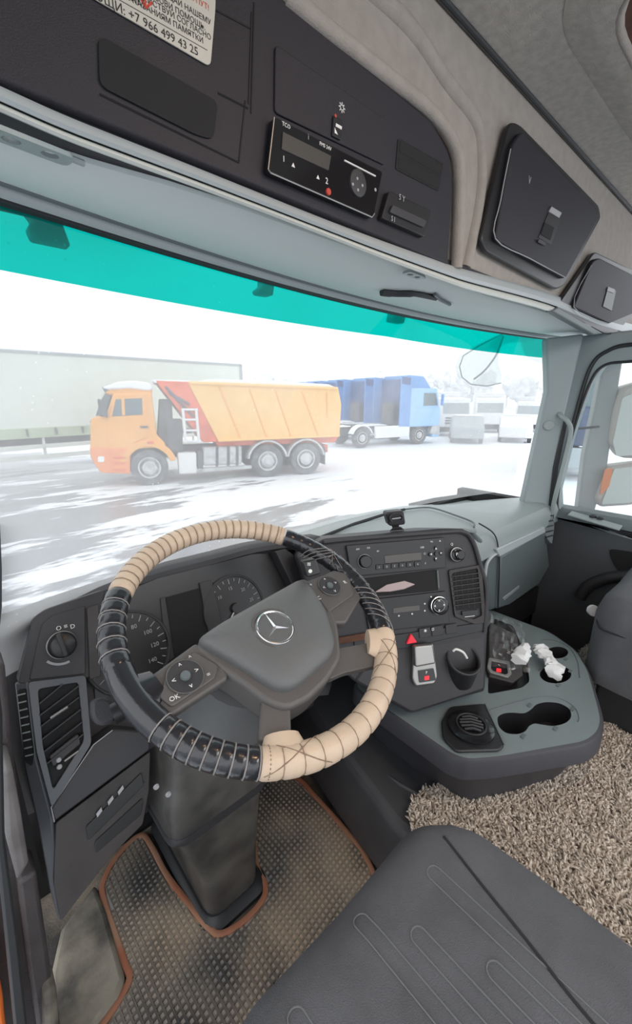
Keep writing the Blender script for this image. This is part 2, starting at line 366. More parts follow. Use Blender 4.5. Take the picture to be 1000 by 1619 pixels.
# windscreen: bowed surface between a lower and an upper curve
def wtop(x): return Vector((x, 0.805 - 0.125 * ((x - 1.12) / 1.02) ** 2, 0.225))
def wbot(x): return Vector((x, 0.955 - 0.15 * abs((x - 1.05) / 0.9) ** 2.2, -0.43))
NX, NZ = 40, 14
def wpt(x, v): return wbot(x).lerp(wtop(x), v)
def wsurf(x0, x1, v0f, v1f, off=0.0, nx=NX, nz=NZ):
    bm = new(); G = []
    for i in range(nx + 1):
        x = x0 + (x1 - x0) * i / nx; v0 = v0f(x) if callable(v0f) else v0f; v1 = v1f(x) if callable(v1f) else v1f
        G.append([bm.verts.new(wpt(x, v0 + (v1 - v0) * j / nz) + Vector((0, -off, 0))) for j in range(nz + 1)])
    for i in range(nx):
        for j in range(nz): bm.faces.new((G[i][j], G[i + 1][j], G[i + 1][j + 1], G[i][j + 1]))
    return bm
W1 = struct('window_1', wsurf(-0.15, 1.95, 0, 1.02), 'glass')
obj('sunstrip', wsurf(-0.15, 1.93, lambda x: 0.90 - 0.02 * abs(x - 1.0), 1.02, 0.006, NX, 2), 'sunstrip', W1)
bm = tube(new(), [wtop(-0.15 + 2.1 * i / 40) + Vector((0, -0.012, -0.004)) for i in range(41)], 0.008, 8)
obj('header_seal', bm, 'seal', W1)

# front right pillar with its cap and grab handle
pp = pl((1.70, 0.675, 0), (-0.81, -0.585, 0))
A1 = struct('wall_right', slab(new(), [(864, 535), (925, 528), (905, 610), (893, 660), (878, 740), (873, 822), (826, 800), (848, 700), (866, 620)], pp, 0.06, r=0.0), 'pillar', bev=0.008)
obj('pillar_cap', disc(new(), at(868, 673, pp), pp[1], [(0.019, 0), (0.019, 0.006), (0.016, 0.009)], 24), 'grey', A1)
hp = [at(x, y, pp, o) for x, y, o in [(885, 655, 0.0), (889, 659, 0.02), (899, 668, 0.035), (903, 685, 0.035), (893, 730, 0.035), (880, 780, 0.03), (872, 815, 0.01)]]
obj('grab_handle', tube(new(), smooth_path(hp, 6), 0.0085, 10), 'grey', A1)
obj('pillar_gap', slab(new(), [(893, 660), (900, 662), (884, 740), (876, 822), (866, 818), (875, 740)], pp, 0.004, 0.004), 'seal', A1, bev=0.002)

# ceiling
CE = 0.605
struct('ceiling', box(new(), -0.35, 2.3, -1.2, 0.56, CE, CE + 0.03), 'liner2')
# roof hatch: padded ring around a brown blind
hx0, hx1, hy0, hy1 = 0.88, 1.60, -0.35, 0.330
HT = thing('roof_hatch', ((hx0 + hx1) / 2, (hy0 + hy1) / 2, CE), 'brown cloth roof hatch blind inside a padded beige fabric rim in the headliner', 'hatch')
rc = roundp([(hx0, hy0, CE), (hx1, hy0, CE), (hx1, hy1, CE), (hx0, hy1, CE)], 0.14, 8)
obj('padded_rim', tube(new(), [p + Vector((0, 0, -0.004)) for p in rc], 0.009, 10, closed=True), 'liner', HT)
rc2 = roundp([(hx0 - 0.09, hy0 - 0.09, CE), (hx1 + 0.09, hy0 - 0.09, CE), (hx1 + 0.09, hy1 + 0.07, CE), (hx0 - 0.09, hy1 + 0.07, CE)], 0.2, 8)
obj('moulded_surround', loft(new(), [[p + Vector((0, 0, -0.001)) for p in rc2], [p.lerp(q, 0.6) + Vector((0, 0, -0.012)) for p, q in zip(rc2, rc)], [p + Vector((0, 0, -0.012)) for p in rc]], caps=False), 'liner2', HT)
obj('blind', prism(new(), [p + Vector((0, 0, -0.006)) for p in rc], [p for p in rc]), 'brown', HT)

# left door opening: jamb, sill and the strip of the front left pillar
LJ = thing('wall_left', (-0.06, 0.7, FLOOR), None, None); LJ['kind'] = 'structure'
def jamb(name, px, y, dep, m, **k): return slabo(name, px, PY(y), dep, m, LJ, **k)
jamb('jamb_plate', [(-60, 1050), (8, 1050), (22, 1200), (45, 1350), (62, 1480), (80, 1700), (-60, 1700)], 0.66, 0.05, 'jamb', bev=0.006)
jamb('jamb_post', [(2, 1222), (20, 1215), (34, 1290), (46, 1366), (28, 1398), (10, 1330)], 0.60, 0.06, 'jamb2', bev=0.006)
jamb('jamb_seal', [(-6, 1050), (4, 1130), (8, 1330), (28, 1480), (52, 1700), (30, 1700), (10, 1500), (-6, 1340)], 0.56, 0.02, 'seal', bev=0.006)
jamb('lower_post', [(28, 1398), (58, 1378), (80, 1530), (100, 1700), (70, 1700), (44, 1530)], 0.62, 0.05, 'jamb', bev=0.006)
jamb('sill_plate', [(70, 1575), (90, 1562), (98, 1640), (104, 1720), (70, 1720)], 0.60, 0.05, 'mud', bev=0.01)
jamb('pillar_strip', [(-40, 830), (0, 830), (3, 900), (3, 960), (0, 990), (-40, 990)], 0.72, 0.04, 'seal')
# kick panel: the muddy inner step lining beside the mat
kp = plane3(at(90, 1470, PZ(-1.0)), at(160, 1400, PZ(FLOOR + 0.02)), at(190, 1560, PZ(FLOOR)))
jamb2 = slabo('step_lining', [(95, 1470), (150, 1395), (168, 1440), (198, 1545), (186, 1575), (120, 1660), (84, 1660), (78, 1545)], PZ(-1.125), 0.03, 'mud', LJ, bev=0.01)

struct('trim_3', box(new(), XR, XR + 0.05, 0.60, 1.02, FLOOR, -0.44), 'void')
# engine tunnel and passenger side floor hump
bm = new()
sec = lambda y, x0, zt: [(x0 + 0.02, y, FLOOR), (x0 + 0.01, y, FLOOR + 0.03), (x0 + 0.014, y, zt - 0.02), (x0 + 0.03, y, zt), (1.32, y, zt), (1.34, y, FLOOR)]
loft(bm, [sec(-0.7, 0.60, TUN), sec(0.42, 0.60, TUN), sec(0.60, 0.63, TUN + 0.02), sec(0.96, 0.70, TUN + 0.06)])
struct('trim_1', bm, 'tunnel', bev=0.008)
bm = tube(new(), smooth_path([Vector((0.695, 0.62, TUN + 0.004)), Vector((0.70, 0.50, TUN + 0.004)), Vector((0.72, 0.40, TUN + 0.004))], 4), 0.006, 6); struct('trim_4', bm, 'tray_rim')
bm = new(); disc(bm, at(567, 1196, PZ(-0.99)), (-0.8, -0.4, 0.5), [(0.010, 0), (0.008, 0.005), (0.003, 0.008)], 8); struct('trim_5', bm, 'grey_print')
bm = new(); disc(bm, at(636, 1247, PZ(-0.95)), (-0.8, -0.4, 0.5), [(0.010, 0), (0.008, 0.005), (0.003, 0.008)], 8); struct('trim_6', bm, 'grey_print')
struct('trim_2', box(new(), 1.30, 1.80, -0.7, 0.33, FLOOR, TUN), 'tunnel', bev=0.01)
# ================================================================== OVERHEAD CONSOLE
K = PY(0.5)
OC = thing('overhead_console', (0.85, 0.55, 0.21), 'wide overhead console above the windscreen, dark panel in a beige grey surround', 'console')
obj('surround', box(new(), -0.3, 2.2, 0.505, 0.72, 0.245, CE), 'liner', OC, bev=0.01)
# soft rolled seam between console and headliner
obj('seam_cord', tube(new(), [(-0.3, 0.499, CE - 0.003), (2.2, 0.499, CE - 0.003)], 0.0045, 8), 'seal', OC)
dk = [(-140, 70), (709, 419), (714, 340), (716, 296), (711, 243), (684, 193), (616, 136), (521, 60), (450, 0), (330, -110), (-140, -110)]
slabo('dark_panel', dk, K, 0.02, 'console_face', OC, out=0.010, bev=0.003)
# rolled beige edge round the dark panel's right end
edge = [at(x, y, K, 0.008) for x, y in [(450, -8), (521, 50), (600, 112), (684, 180), (720, 235), (727, 296), (722, 425)]]
obj('rolled_edge', tube(new(), smooth_path(edge, 6), 0.011, 10), 'liner', OC)
# moulded vertical ridge between the dark panel and the locker
ridge = [at(x, y, K, -0.011) for x, y in [(520, -60), (590, -5), (650, 55), (700, 130), (748, 195), (757, 260), (752, 330), (733, 425)]]
obj('moulded_ridge', tube(new(), smooth_path(ridge, 6), 0.016, 10), 'liner', OC)
# two pale beads along the bottom, slightly dropping to the right end
def lipy(x): return float(np.interp(x, [-0.3, 0.09, 0.45, 0.9, 1.3, 1.65, 2.1], [-0.022, 0.0, 0.028, 0.022, 0.016, 0.0, -0.02]))
LT = [(-140, 76, 40), (0, 140, 38), (100, 185, 36), (200, 225, 33), (300, 264, 30), (400, 304, 27), (500, 344, 25), (600, 382, 26), (709, 421, 27), (749, 433, 28), (868, 466, 27), (952, 502, 25), (1060, 530, 22)]
LT = smooth_path([Vector(t) for t in LT], 5); KB = PY(0.488)
def bead(name, prof, m):
    obj(name, loft(new(), [[at(t.x, t.y + t.z * f, KB, o) for f, o in prof] for t in LT]), m, OC)
bead('upper_bead', [(-0.1, -0.004), (0.06, 0.001), (0.30, 0.005), (0.52, 0.002), (0.56, -0.006), (0.56, -0.03), (-0.1, -0.03)], 'trim_mid')
bead('lower_bead', [(0.60, -0.008), (0.64, -0.001), (0.80, 0.002), (0.96, -0.001), (1.0, -0.008), (1.0, -0.03), (0.60, -0.03)], 'trim_light')
bead('bead_gap', [(0.5, -0.009), (0.64, -0.009), (0.64, -0.03), (0.5, -0.03)], 'seal')
# underside: dark slot, then the smooth grey visor panel up to the windscreen header
obj('dark_slot', box(new(), -0.3, 2.1, 0.50, 0.75, 0.233, 0.25), 'console_face', OC)
YP = [at(px_, py_, PZ(0.2245)) for px_, py_ in [(0, 226), (100, 258), (200, 285), (300, 312), (400, 345), (500, 380), (600, 412), (700, 445), (760, 470), (870, 500)]]
YA = ([p.x for p in YP], [p.y - 0.008 for p in YP])
bm = new(); G = []
for i in range(31):
    x = -0.3 + 2.35 * i / 30; yb = wtop(x).y - 0.03; ya = float(np.interp(x, YA[0], YA[1])); r = []
    zt = 0.2245
    for yy, zz in ((ya, 0.242), (ya + 0.004, zt + 0.004), (ya + 0.012, zt), ((ya + yb) / 2, zt - 0.003), (yb - 0.02, zt - 0.001), (yb - 0.008, zt + 0.003), (yb, 0.242)): r.append((x, yy, zz))
    G.append(r)
loft(bm, G, closed=False); obj('visor_panel', bm, 'visor', OC)
bm = new()
tube(bm, [wtop(-0.3 + 2.35 * i / 40) + Vector((0, -0.034, -0.002)) for i in range(41)], 0.009, 8)
obj('header_bead', bm, 'trim_mid', OC)
bm = new()
tube(bm, [wtop(-0.3 + 2.35 * i / 40) + Vector((0, -0.052, -0.001)) for i in range(41)], 0.004, 8)
obj('header_line', bm, 'grey_dk', OC)
# visor hinge brackets: a flat plate with two holes
U = PZ(0.222)
def hinge(cx, cy, L, W, ang):
    c = at(cx, cy, U); x = Vector((math.cos(ang), math.sin(ang), 0)); y = Vector((-math.sin(ang), math.cos(ang), 0))
    out = roundp([c - x * L - y * W, c + x * L - y * W, c + x * L + y * W, c - x * L + y * W], W * 0.8, 5)
    holes = [[c + x * (s * L * 0.45) + (x * math.cos(a) * 1.25 + y * math.sin(a)) * W * 0.55 for a in [2 * PI * k / 14 for k in range(14)]] for s in (-1, 1)]
    bm = holed(new(), out, holes, 0)
    r = bmesh.ops.extrude_face_region(bm, geom=bm.faces[:])
    for v in r['geom']:
        if isinstance(v, bmesh.types.BMVert): v.co.z -= 0.004
    h = obj('hinge_plate', bm, 'grey', OC)
    obj('hinge_pin', tube(new(), [c + x * L * 0.9, c + x * L * 1.35], 0.003, 6), 'grey', h)
U = PZ(0.219)
hinge(48, 226, 0.034, 0.011, rad(8)); hinge(655, 433, 0.028, 0.010, rad(4))
bm = tube(new(), smooth_path([at(x, y, U) for x, y in [(604, 461), (625, 463), (655, 464), (690, 471)]]), [0.010] * 5 + [0.009] * 7 + [0.007] * 7, 8)
obj('visor_arm', bm, 'seal', OC)
obj('visor_arm_clip', tube(new(), [at(x, y, U) for x, y in [(688, 466), (696, 474), (712, 482)]], 0.004, 6), 'grey_dk', OC)

# recess with a screen in the dark panel
slabo('recessed_screen', [(156, 55), (345, 161), (338, 221), (312, 214), (158, 136)], K, 0.003, 'void', OC, out=0.0125, r=0.008)
bm = new()
for a, b_ in (((398, 20), (393, 165)), ((388, 160), (378, 255)), ((158, 150), (378, 258)), ((395, 45), (310, 0)), ((402, 5), (397, 180)), ((345, 148), (392, 172))):
    tube(bm, [at(*a, K, 0.010), at(*b_, K, 0.010)], 0.0012, 5)
obj('panel_gap', bm, 'void', OC)
slabo('blank_panel', [(436, 70), (612, 190), (610, 262), (435, 178)], K, 0.004, 'console_face', OC, out=0.013, r=0.006, bev=0.001)
# two blank slots and a small module at the right end
for q in ([(634, 222), (700, 262), (697, 277), (632, 240)], [(632, 249), (697, 284), (693, 300), (630, 266)]):
    slabo('slot', q, K, 0.004, 'void', OC, out=0.0115, r=0.003)
slabo('slot_frame', [(630, 219), (702, 259), (694, 303), (626, 268)], K, 0.003, 'black', OC, out=0.0112, r=0.004)
md = slabo('key_module', [(616, 302), (684, 334), (672, 375), (604, 345)], K, 0.014, 'black', OC, out=0.020, r=0.004, bev=0.002)
slabo('rocker', [(622, 324), (676, 349), (671, 360), (617, 336)], K, 0.006, 'dash', md, out=0.024, r=0.003, bev=0.001)
kx = Vector((1, 0, 0))
text('5 Y', 0.011, at(636, 314, K, 0.022), kx, K[1], 'grey_print', md)
text('S I', 0.010, at(622, 347, K, 0.022), kx, K[1], 'grey_print', md)
# tachograph
TG = slabo('tachograph', [(434, 184), (606, 272), (591, 345), (424, 272)], K, 0.02, 'gloss_black', OC, out=0.020, r=0.005, bev=0.002)
TG['label'] = 'black digital tachograph with a grey display'
bt = [at(x, y, K, 0.021) for x, y in [(434, 186), (424, 272), (591, 345), (605, 274)]]
obj('tachograph_edge', tube(new(), [bt[0], bt[1] + (bt[0] - bt[1]) * .05, bt[1] + (bt[2] - bt[1]) * .02, bt[2] + (bt[1] - bt[2]) * .02, bt[2] + (bt[3] - bt[2]) * .1], 0.0009, 6), 'silver', TG)
slabo('display', [(448, 209), (524, 247), (520, 270), (446, 236)], K, 0.003, 'display', TG, out=0.0215)
obj('round_keypad', disc(new(), at(565, 291, K, 0.020), K[1], [(0.017, 0), (0.0165, 0.003), (0.012, 0.004)], 24), 'dash', TG)
bm = new()
for dx, dy in ((0, -8), (-7, 1), (8, 3), (1, 10)): disc(bm, at(565 + dx, 291 + dy, K, 0.0235), K[1], [(0.0022, 0), (0.0018, 0.001)], 8)
obj('keypad_button', bm, 'grey_print', TG)
obj('red_dot', disc(new(), at(519, 304, K, 0.020), K[1], [(0.0045, 0), (0.004, 0.002)], 14), 'red_print', TG)
obj('print_line', tube(new(), [at(545, 254, K, 0.0205), at(594, 279, K, 0.0205)], 0.0011, 6), 'white_print', TG)
for s, x, y, sz in (('1', 449, 252, .009), ('▲', 464, 262, .006), ('▲', 503, 281, .006), ('2', 517, 287, .010), ('VDO', 453, 199, .006), ('FMS 24V', 515, 232, .006), ('i', 488, 217, .009), ('●', 594, 301, .006)):
    if s == 'VDO': s = 'TCO'
    text(s, sz, at(x, y, K, 0.0206), kx, K[1], 'white_print' if s in '1▲2TCOFMS 24V' else 'grey_print', TG)
# lamp switch above it
sw = slabo('lamp_switch', [(528, 183), (542, 190), (540, 222), (526, 215)], K, 0.006, 'black', OC, out=0.016, r=0.002, bev=0.001)
text('☼', 0.014, at(541, 172, K, 0.0135), kx, K[1], 'white_print', OC)
text('●', 0.005, at(531, 184, K, 0.017), kx, K[1], 'red_print', sw)
text('▰', 0.012, at(536, 199, K, 0.0165), kx, K[1], 'white_print', sw); text('◣', 0.010, at(532, 208, K, 0.0165), kx, K[1], 'white_print', sw)

# right hand locker and corner locker, doors proud of the surround
def locker(outer, door, seam, out, label):
    fr = slabo('locker_frame', outer, K, 0.01, 'black', OC, out=out, r=0.02, bev=0.003)
    d = slabo('locker_door', door, K, 0.012, 'console_face', OC, out=out + 0.010, r=0.014, bev=0.003)
    obj('door_edge', tube(new(), smooth_path([at(x, y, K, out + 0.0105) for x, y in seam], 4), 0.0012, 6), 'grey_print', d)
    return d
d = locker([(806, 192), (822, 196), (948, 326), (951, 345), (893, 452), (880, 458), (768, 397), (761, 380)],
           [(811, 228), (826, 207), (946, 332), (945, 350), (895, 441), (784, 379)], [(808, 236), (792, 318), (784, 378), (838, 409), (894, 439)], 0.012, '')
slabo('latch_plate', [(872, 326), (890, 340), (872, 388), (852, 376)], K, 0.003, 'black', d, out=0.0235, r=0.002, bev=0.001)
slabo('latch_tab', [(873, 327), (889, 337), (885, 345), (869, 335)], K, 0.003, 'grey_print', d, out=0.0255, r=0.001)
slabo('latch_slot', [(862, 352), (877, 360), (871, 380), (856, 371)], K, 0.002, 'void', d, out=0.0245, r=0.002)
slabo('latch_pull', [(853, 378), (864, 384), (862, 389), (851, 383)], K, 0.002, 'dash', d, out=0.0265)
text('V', 0.020, at(838, 286, K, 0.0225), kx, K[1], 'grey_print', d)
d = locker([(941, 398), (1010, 432), (1000, 500), (973, 530), (955, 528), (879, 488)], [(938, 414), (948, 408), (1012, 440), (1004, 495), (964, 512), (908, 486)], [(936, 420), (908, 486), (962, 512)], 0.014, '')
slabo('latch_plate', [(962, 455), (975, 460), (968, 492), (954, 485)], K, 0.003, 'black', d, out=0.0265, r=0.002, bev=0.001)
slabo('latch_tab', [(963, 454), (973, 458), (971, 464), (961, 460)], K, 0.002, 'grey_print', d, out=0.028)
slabo('lower_ledge', [(884, 486), (955, 528), (940, 530), (874, 492)], K, 0.02, 'grey_dk', OC, out=0.02, bev=0.003)

# sticker with help instructions (flat print)
ST_ = slabo('sticker', [(70, -48), (333, 106), (341, 12), (341, -60), (70, -180)], K, 0.0012, 'sticker', None, out=0.0122, r=0.006)
ST_ = tag(ST_, 'cream paper sticker with black and red lettering on the dark overhead panel', 'sticker')
a = at(160, 8, K); b_ = at(312, 92, K); sx = (b_ - a).normalized()
o_ = 0.01235
def stext(s, size, px, py, m='dark_print', al='RIGHT'): text(s, size, at(px, py, K, o_), sx, K[1], m, ST_, 'printed_line', al, 0.0002)
stext('ОВ ПОМОЩИ: +7 966 499 43 25', 0.0098, 314, 84)
obj('printed_rule', tube(new(), [at(150, -22, K, o_), at(328, 80, K, o_)], 0.0003, 4), 'dark_print', ST_)
stext('УКАЗАНИЯМ ПАМЯТКИ', 0.0066, 322, 66)
stext('3. ДЕЙСТВУЙ СОГЛАСНО', 0.0066, 334, 61)
stext('2. ВЫЗОВИ ПОМОЩЬ.', 0.0066, 325, 45)
stext('СООБЩАЙ НАШЕМУ', 0.0066, 334, 37)
stext('СЕЙ ПУТ!', 0.0066, 331, 14, 'red_print')
stext('ШИМ', 0.0080, 229, 9)
stext('↓', 0.024, 246, 9, 'red_print')
# ================================================================== DASHBOARD
DF = pl((0, 0.74, -0.36), (0, -0.925, 0.38))            # driver side face of the dash
DB = thing('dashboard', (0.9, 0.8, FLOOR), 'dark truck dashboard with gauges, radio stack and a grey green passenger side under the windscreen', 'dashboard')
def ds(name, px, out, depth, m, parent=DB, r=0.0, bev=0.0015, P=DF, **k): return slabo(name, px, P, depth, m, parent, out=out, r=r, bev=bev, **k)
# instrument hood: brow swept along the driver's side, then back to the windscreen
top = [(-40, 1000), (20, 985), (60, 970), (110, 951), (160, 934), (250, 905), (340, 882), (400, 866), (450, 858), (512, 851)]
HZ = PZ(-0.345)
T = smooth_path([at(x, y, HZ) for x, y in top], 4)
# the right end joins the turned centre stack
bm = new(); rows = []
for dy, dz in ((0.03, -0.030), (0.006, -0.024), (0.0, -0.014), (0.004, -0.004), (0.016, 0.001), (0.05, -0.002)):
    rows.append([p + Vector((0, dy, dz)) for p in T])
rows.append([Vector((p.x, 0.5 * p.y + 0.5 * 0.93 + 0.0, -0.365)) for p in T]); rows.append([Vector((p.x, 0.955, -0.425)) for p in T])
loft(bm, rows, closed=False); obj('instrument_hood', bm, 'dash', DB)
# backing body of the dash
obj('dash_body', loft(new(), [[Vector((x, y, z)) for y, z in ((0.80, -0.40), (0.66, -0.62), (0.70, -0.80), (0.95, -0.80), (0.95, -0.43))] for x in (0.0, 0.62)]), 'dash', DB)
# light switch panel at the left end
ds('switch_bezel', [(52, 978), (72, 964), (167, 932), (150, 1010), (146, 1072), (28, 1082)], 0.0, 0.05, 'dash', r=0.006, bev=0.004)
sp_ = ds('switch_plate', [(66, 988), (82, 974), (135, 958), (136, 1066), (46, 1076)], 0.003, 0.01, 'dash', r=0.004)
ds('bezel_column', [(138, 962), (156, 955), (160, 1070), (142, 1076)], 0.006, 0.03, 'dash_side', r=0.004, bev=0.003)
kn = obj('light_switch', disc(new(), at(98, 1020, DF, 0.003), DF[1], [(0.021, 0), (0.021, 0.005), (0.018, 0.009), (0.0175, 0.016), (0.015, 0.018)], 30), 'black', DB)
c = at(98, 1020, DF, 0.022); c2 = (at(104, 1038, DF, 0.022) - at(91, 1003, DF, 0.022)); obj('knob_grip', obox(new(), c, c2 * 0.5, c2.cross(DF[1]).normalized() * 0.0035, DF[1] * 0.006), 'dash', kn, bev=0.002)
obj('knob_ring', torus(new(), at(98, 1020, DF, 0.006), DF[1], 0.021, 0.0012, 30, 6), 'silver', kn)
bm = new(); cc = at(98, 1020, DF, 0.004); ux, uy, un = basis(DF[1])
tube(bm, [cc + (ux * math.cos(a) + uy * math.sin(a)) * 0.030 for a in [rad(t) for t in range(215, 285, 8)]], 0.0022, 6); obj('dimmer_slot', bm, 'grey_print', DB)
for s, x, y in (('O', 93, 994), ('≡', 104, 991), ('D', 115, 991)): text(s, 0.010, at(x, y, DF, 0.0035), ux, DF[1], 'white_print', sp_)

# left air vent
vt = ds('air_vent', [(44, 1079), (136, 1068), (144, 1176), (82, 1278), (60, 1200)], 0.0, 0.02, 'void', r=0.006)
def bar(bm, a, b_, w_, P, out=0.0):
    A = at(*a, P, out); B = at(*b_, P, out); tube(bm, [A, B], w_, 6)
bm = ring(new(), roundp([at(x, y, DF, 0.006) for x, y in [(44, 1079), (136, 1068), (145, 1176), (82, 1279), (58, 1190)]], 0.006, 3), roundp([at(x, y, DF, 0.006) for x, y in [(60, 1090), (124, 1079), (133, 1172), (84, 1250), (68, 1180)]], 0.006, 3), DF[1], 0.012)
obj('vent_frame', bm, 'vent_grey', vt, bev=0.0015)
for (a, b_) in (((62, 1112), (98, 1082)), ((62, 1131), (124, 1084)), ((64, 1148), (124, 1102)), ((66, 1168), (127, 1121)), ((70, 1187), (129, 1141)), ((74, 1206), (131, 1160))):
    A = at(*a, DF, 0.004); B = at(*b_, DF, 0.004); ax = (B - A) * 0.5
    obj('slat', obox(new(), (A + B) / 2, ax, ax.cross(DF[1]).normalized() * 0.0009, DF[1] * 0.006), 'dash', vt)
obj('slat_tab', tube(new(), [at(80, 1136, DF, 0.012), at(107, 1118, DF, 0.012)], 0.0026, 6), 'silver', vt)
ds('vent_wheel', [(78, 1196), (124, 1160), (128, 1176), (84, 1214)], 0.008, 0.006, 'dash', vt, r=0.004)
obj('wheel_mark', tube(new(), [at(102, 1204, DF, 0.009), at(124, 1188, DF, 0.009)], 0.0018, 6), 'silver', vt)
bm = new(); [disc(bm, at(x, y, DF, 0.009), DF[1], [(0.004, 0), (0.003, 0.002)], 10) for x, y in ((93, 1202), (94, 1213))]; obj('vent_symbol', bm, 'grey_print', vt)
# outboard side strip with its own narrow vent
P2 = pl(at(45, 1100, DF, 0.0), (-0.55, -0.78, 0.3))
sv = slabo('side_strip', [(22, 1080), (44, 1078), (58, 1200), (82, 1290), (100, 1440), (92, 1460), (78, 1410), (60, 1310), (38, 1215)], P2, 0.02, 'vent_grey', DB, bev=0.003)
slabo('side_vent', [(28, 1092), (40, 1090), (52, 1190), (50, 1212), (40, 1205)], P2, 0.004, 'void', sv, out=0.003, r=0.003)
bm = new()
for k in range(9):
    y = 1100 + k * 12; x = 28 + k * 1.55; tube(bm, [at(x, y, P2, 0.004), at(x + 12, y - 3, P2, 0.004)], 0.0012, 5)
obj('side_vent_rib', bm, 'grey', sv)
# left lower skirt panels
ds('lower_trim', [(146, 1178), (180, 1154), (236, 1158), (238, 1186), (86, 1300), (80, 1280)], 0.002, 0.05, 'dash', r=0.004, bev=0.003)
obj('trim_line', tube(new(), [at(x, y, DF, 0.0035) for x, y in [(178, 1155), (148, 1178), (81, 1277), (86, 1300)]], 0.0009, 5), 'grey_print', DB)
fp = ds('fuse_panel', [(88, 1302), (238, 1188), (236, 1250), (226, 1304), (178, 1352), (96, 1458), (86, 1400)], -0.004, 0.05, 'dash_side', r=0.004, bev=0.004)
ds('fuse_recess', [(136, 1308), (224, 1222), (228, 1242), (140, 1330)], -0.001, 0.002, 'black', fp, r=0.003)
ds('fuse_recess', [(150, 1332), (226, 1262), (224, 1288), (152, 1350)], -0.001, 0.002, 'black', fp, r=0.003)
for s, x, y in (('⚲', 157, 1285), ('⊿', 175, 1266), ('⚲', 191, 1250)):
    obj('fuse_tab', obox(new(), at(x, y, DF, 0.001), (at(x + 3, y - 4, DF, 0) - at(x, y, DF, 0)) * 1.3, (0, 0.002, 0.002), (0, -0.001, 0.001)), 'grey_print', fp)

# instrument cluster set back under the hood
CB = -0.045
cl = ds('instrument_cluster', [(142, 958), (250, 914), (430, 868), (500, 870), (560, 960), (520, 1100), (300, 1120), (150, 1120)], CB, 0.02, 'black')
ds('cluster_cheek', [(436, 872), (452, 868), (500, 905), (520, 990), (480, 960)], CB + 0.03, 0.03, 'dash', cl)
ds('centre_display', [(262, 945), (316, 930), (345, 998), (272, 1040)], CB + 0.002, 0.004, 'void', cl)
ds('display_frame', [(316, 922), (335, 917), (352, 985), (330, 1000)], CB + 0.006, 0.01, 'dash', cl)
ds('display_frame', [(254, 946), (262, 944), (276, 1040), (264, 1050)], CB + 0.004, 0.008, 'dash', cl)
def gauge(px, py, R, a0, a1, n, labs, needle=None):
    c = at(px, py, DF, CB + 0.004); x, y, N = basis(DF[1])
    gg = obj('gauge', disc(new(), c - N * 0.002, N, [(R, 0), (R, 0.002), (R * 0.97, 0.002)], 40), 'black', cl)
    obj('gauge_rim', torus(new(), c, N, R, 0.003, 40, 6), 'dash', gg)
    bm = new()
    for k in range(n + 1):
        a = rad(a0 + (a1 - a0) * k / n); d = x * math.cos(a) + y * math.sin(a); L = 0.16 if k % 2 == 0 else 0.09
        tube(bm, [c + d * R * (0.92 - L) + N * 0.001, c + d * R * 0.92 + N * 0.001], 0.0009, 4)
    obj('scale_mark', bm, 'grey_print', gg)
    for k, s in enumerate(labs):
        a = rad(a0 + (a1 - a0) * k / (len(labs) - 1)); text(s, R * 0.15, c + (x * math.cos(a) + y * math.sin(a)) * R * 0.62 + N * 0.001, x, N, 'grey_print', gg)
    if needle is not None:
        a = rad(needle); d = x * math.cos(a) + y * math.sin(a)
        obj('needle', tube(new(), [c - d * R * 0.15 + N * 0.004, c + d * R * 0.75 + N * 0.004], 0.0013, 5), 'white_print', gg)
        obj('needle_hub', disc(new(), c + N * 0.002, N, [(R * 0.16, 0), (R * 0.14, 0.005)], 16), 'black', gg)
    return gg
gauge(205, 1032, 0.075, 210, -40, 20, ['0', '20', '40', '60', '80', '100', '120', '140'])
gauge(372, 962, 0.072, 215, -35, 20, ['0', '5', '10', '15', '20', '25', '30'], 225)

# ------------------------------------------------------------------ centre stack, turned to the driver
sL = at(510, 855, PZ(-0.33)); sA = at(738, 838, PZ(-0.33)); sB = at(766, 1090, PZ(-0.72))
CSP = plane3(sL, sA, sB); CN = CSP[1]; CXD = (sA - sL).normalized()
def cs(name, px, out, depth, m, parent=DB, r=0.0, bev=0.0012, **k): return slabo(name, px, CSP, depth, m, parent, out=out, r=r, bev=bev, **k)
cs('stack_body', [(470, 880), (512, 852), (560, 848), (700, 836), (735, 836), (752, 852), (765, 892), (776, 935), (772, 1000), (768, 1094), (650, 1126), (560, 1078), (520, 1040)], 0.0, 0.16, 'dash', r=0.01, bev=0.006)
# hood edge lip around the stack's top and right
lip = [at(x, y, CSP, 0.004) for x, y in [(512, 858), (560, 853), (700, 842), (733, 842), (748, 856), (760, 894), (770, 935), (767, 1000)]]
obj('stack_lip', tube(new(), smooth_path(lip, 5), 0.006, 8), 'dash', DB)
# radio
RD = cs('radio', [(548, 863), (703, 850), (706, 898), (556, 912)], 0.008, 0.012, 'black', r=0.003)
cs('radio_display', [(608, 879), (667, 873), (668, 886), (609, 892)], 0.0095, 0.003, 'display', RD)
obj('volume_knob', disc(new(), at(577, 888, CSP, 0.008), CN, [(0.016, 0), (0.015, 0.010), (0.013, 0.012)], 26), 'gloss_black', RD)
obj('knob_ring', torus(new(), at(577, 888, CSP, 0.010), CN, 0.0165, 0.0009, 26, 5), 'grey_print', RD)
bm = new()
for dx, dy in ((0, -9), (0, 9), (-9, 1), (9, -1), (0, 0)): disc(bm, at(690 + dx, 876 + dy, CSP, 0.009), CN, [(0.0052, 0), (0.0048, 0.003)], 12)
obj('direction_button', bm, 'gloss_black', RD)
for s, x, y in (('▲', 690, 868), ('▼', 690, 884), ('◀', 682, 877), ('▶', 698, 875)): text(s, 0.006, at(x, y, CSP, 0.0123), CXD, CN, 'white_print', RD)
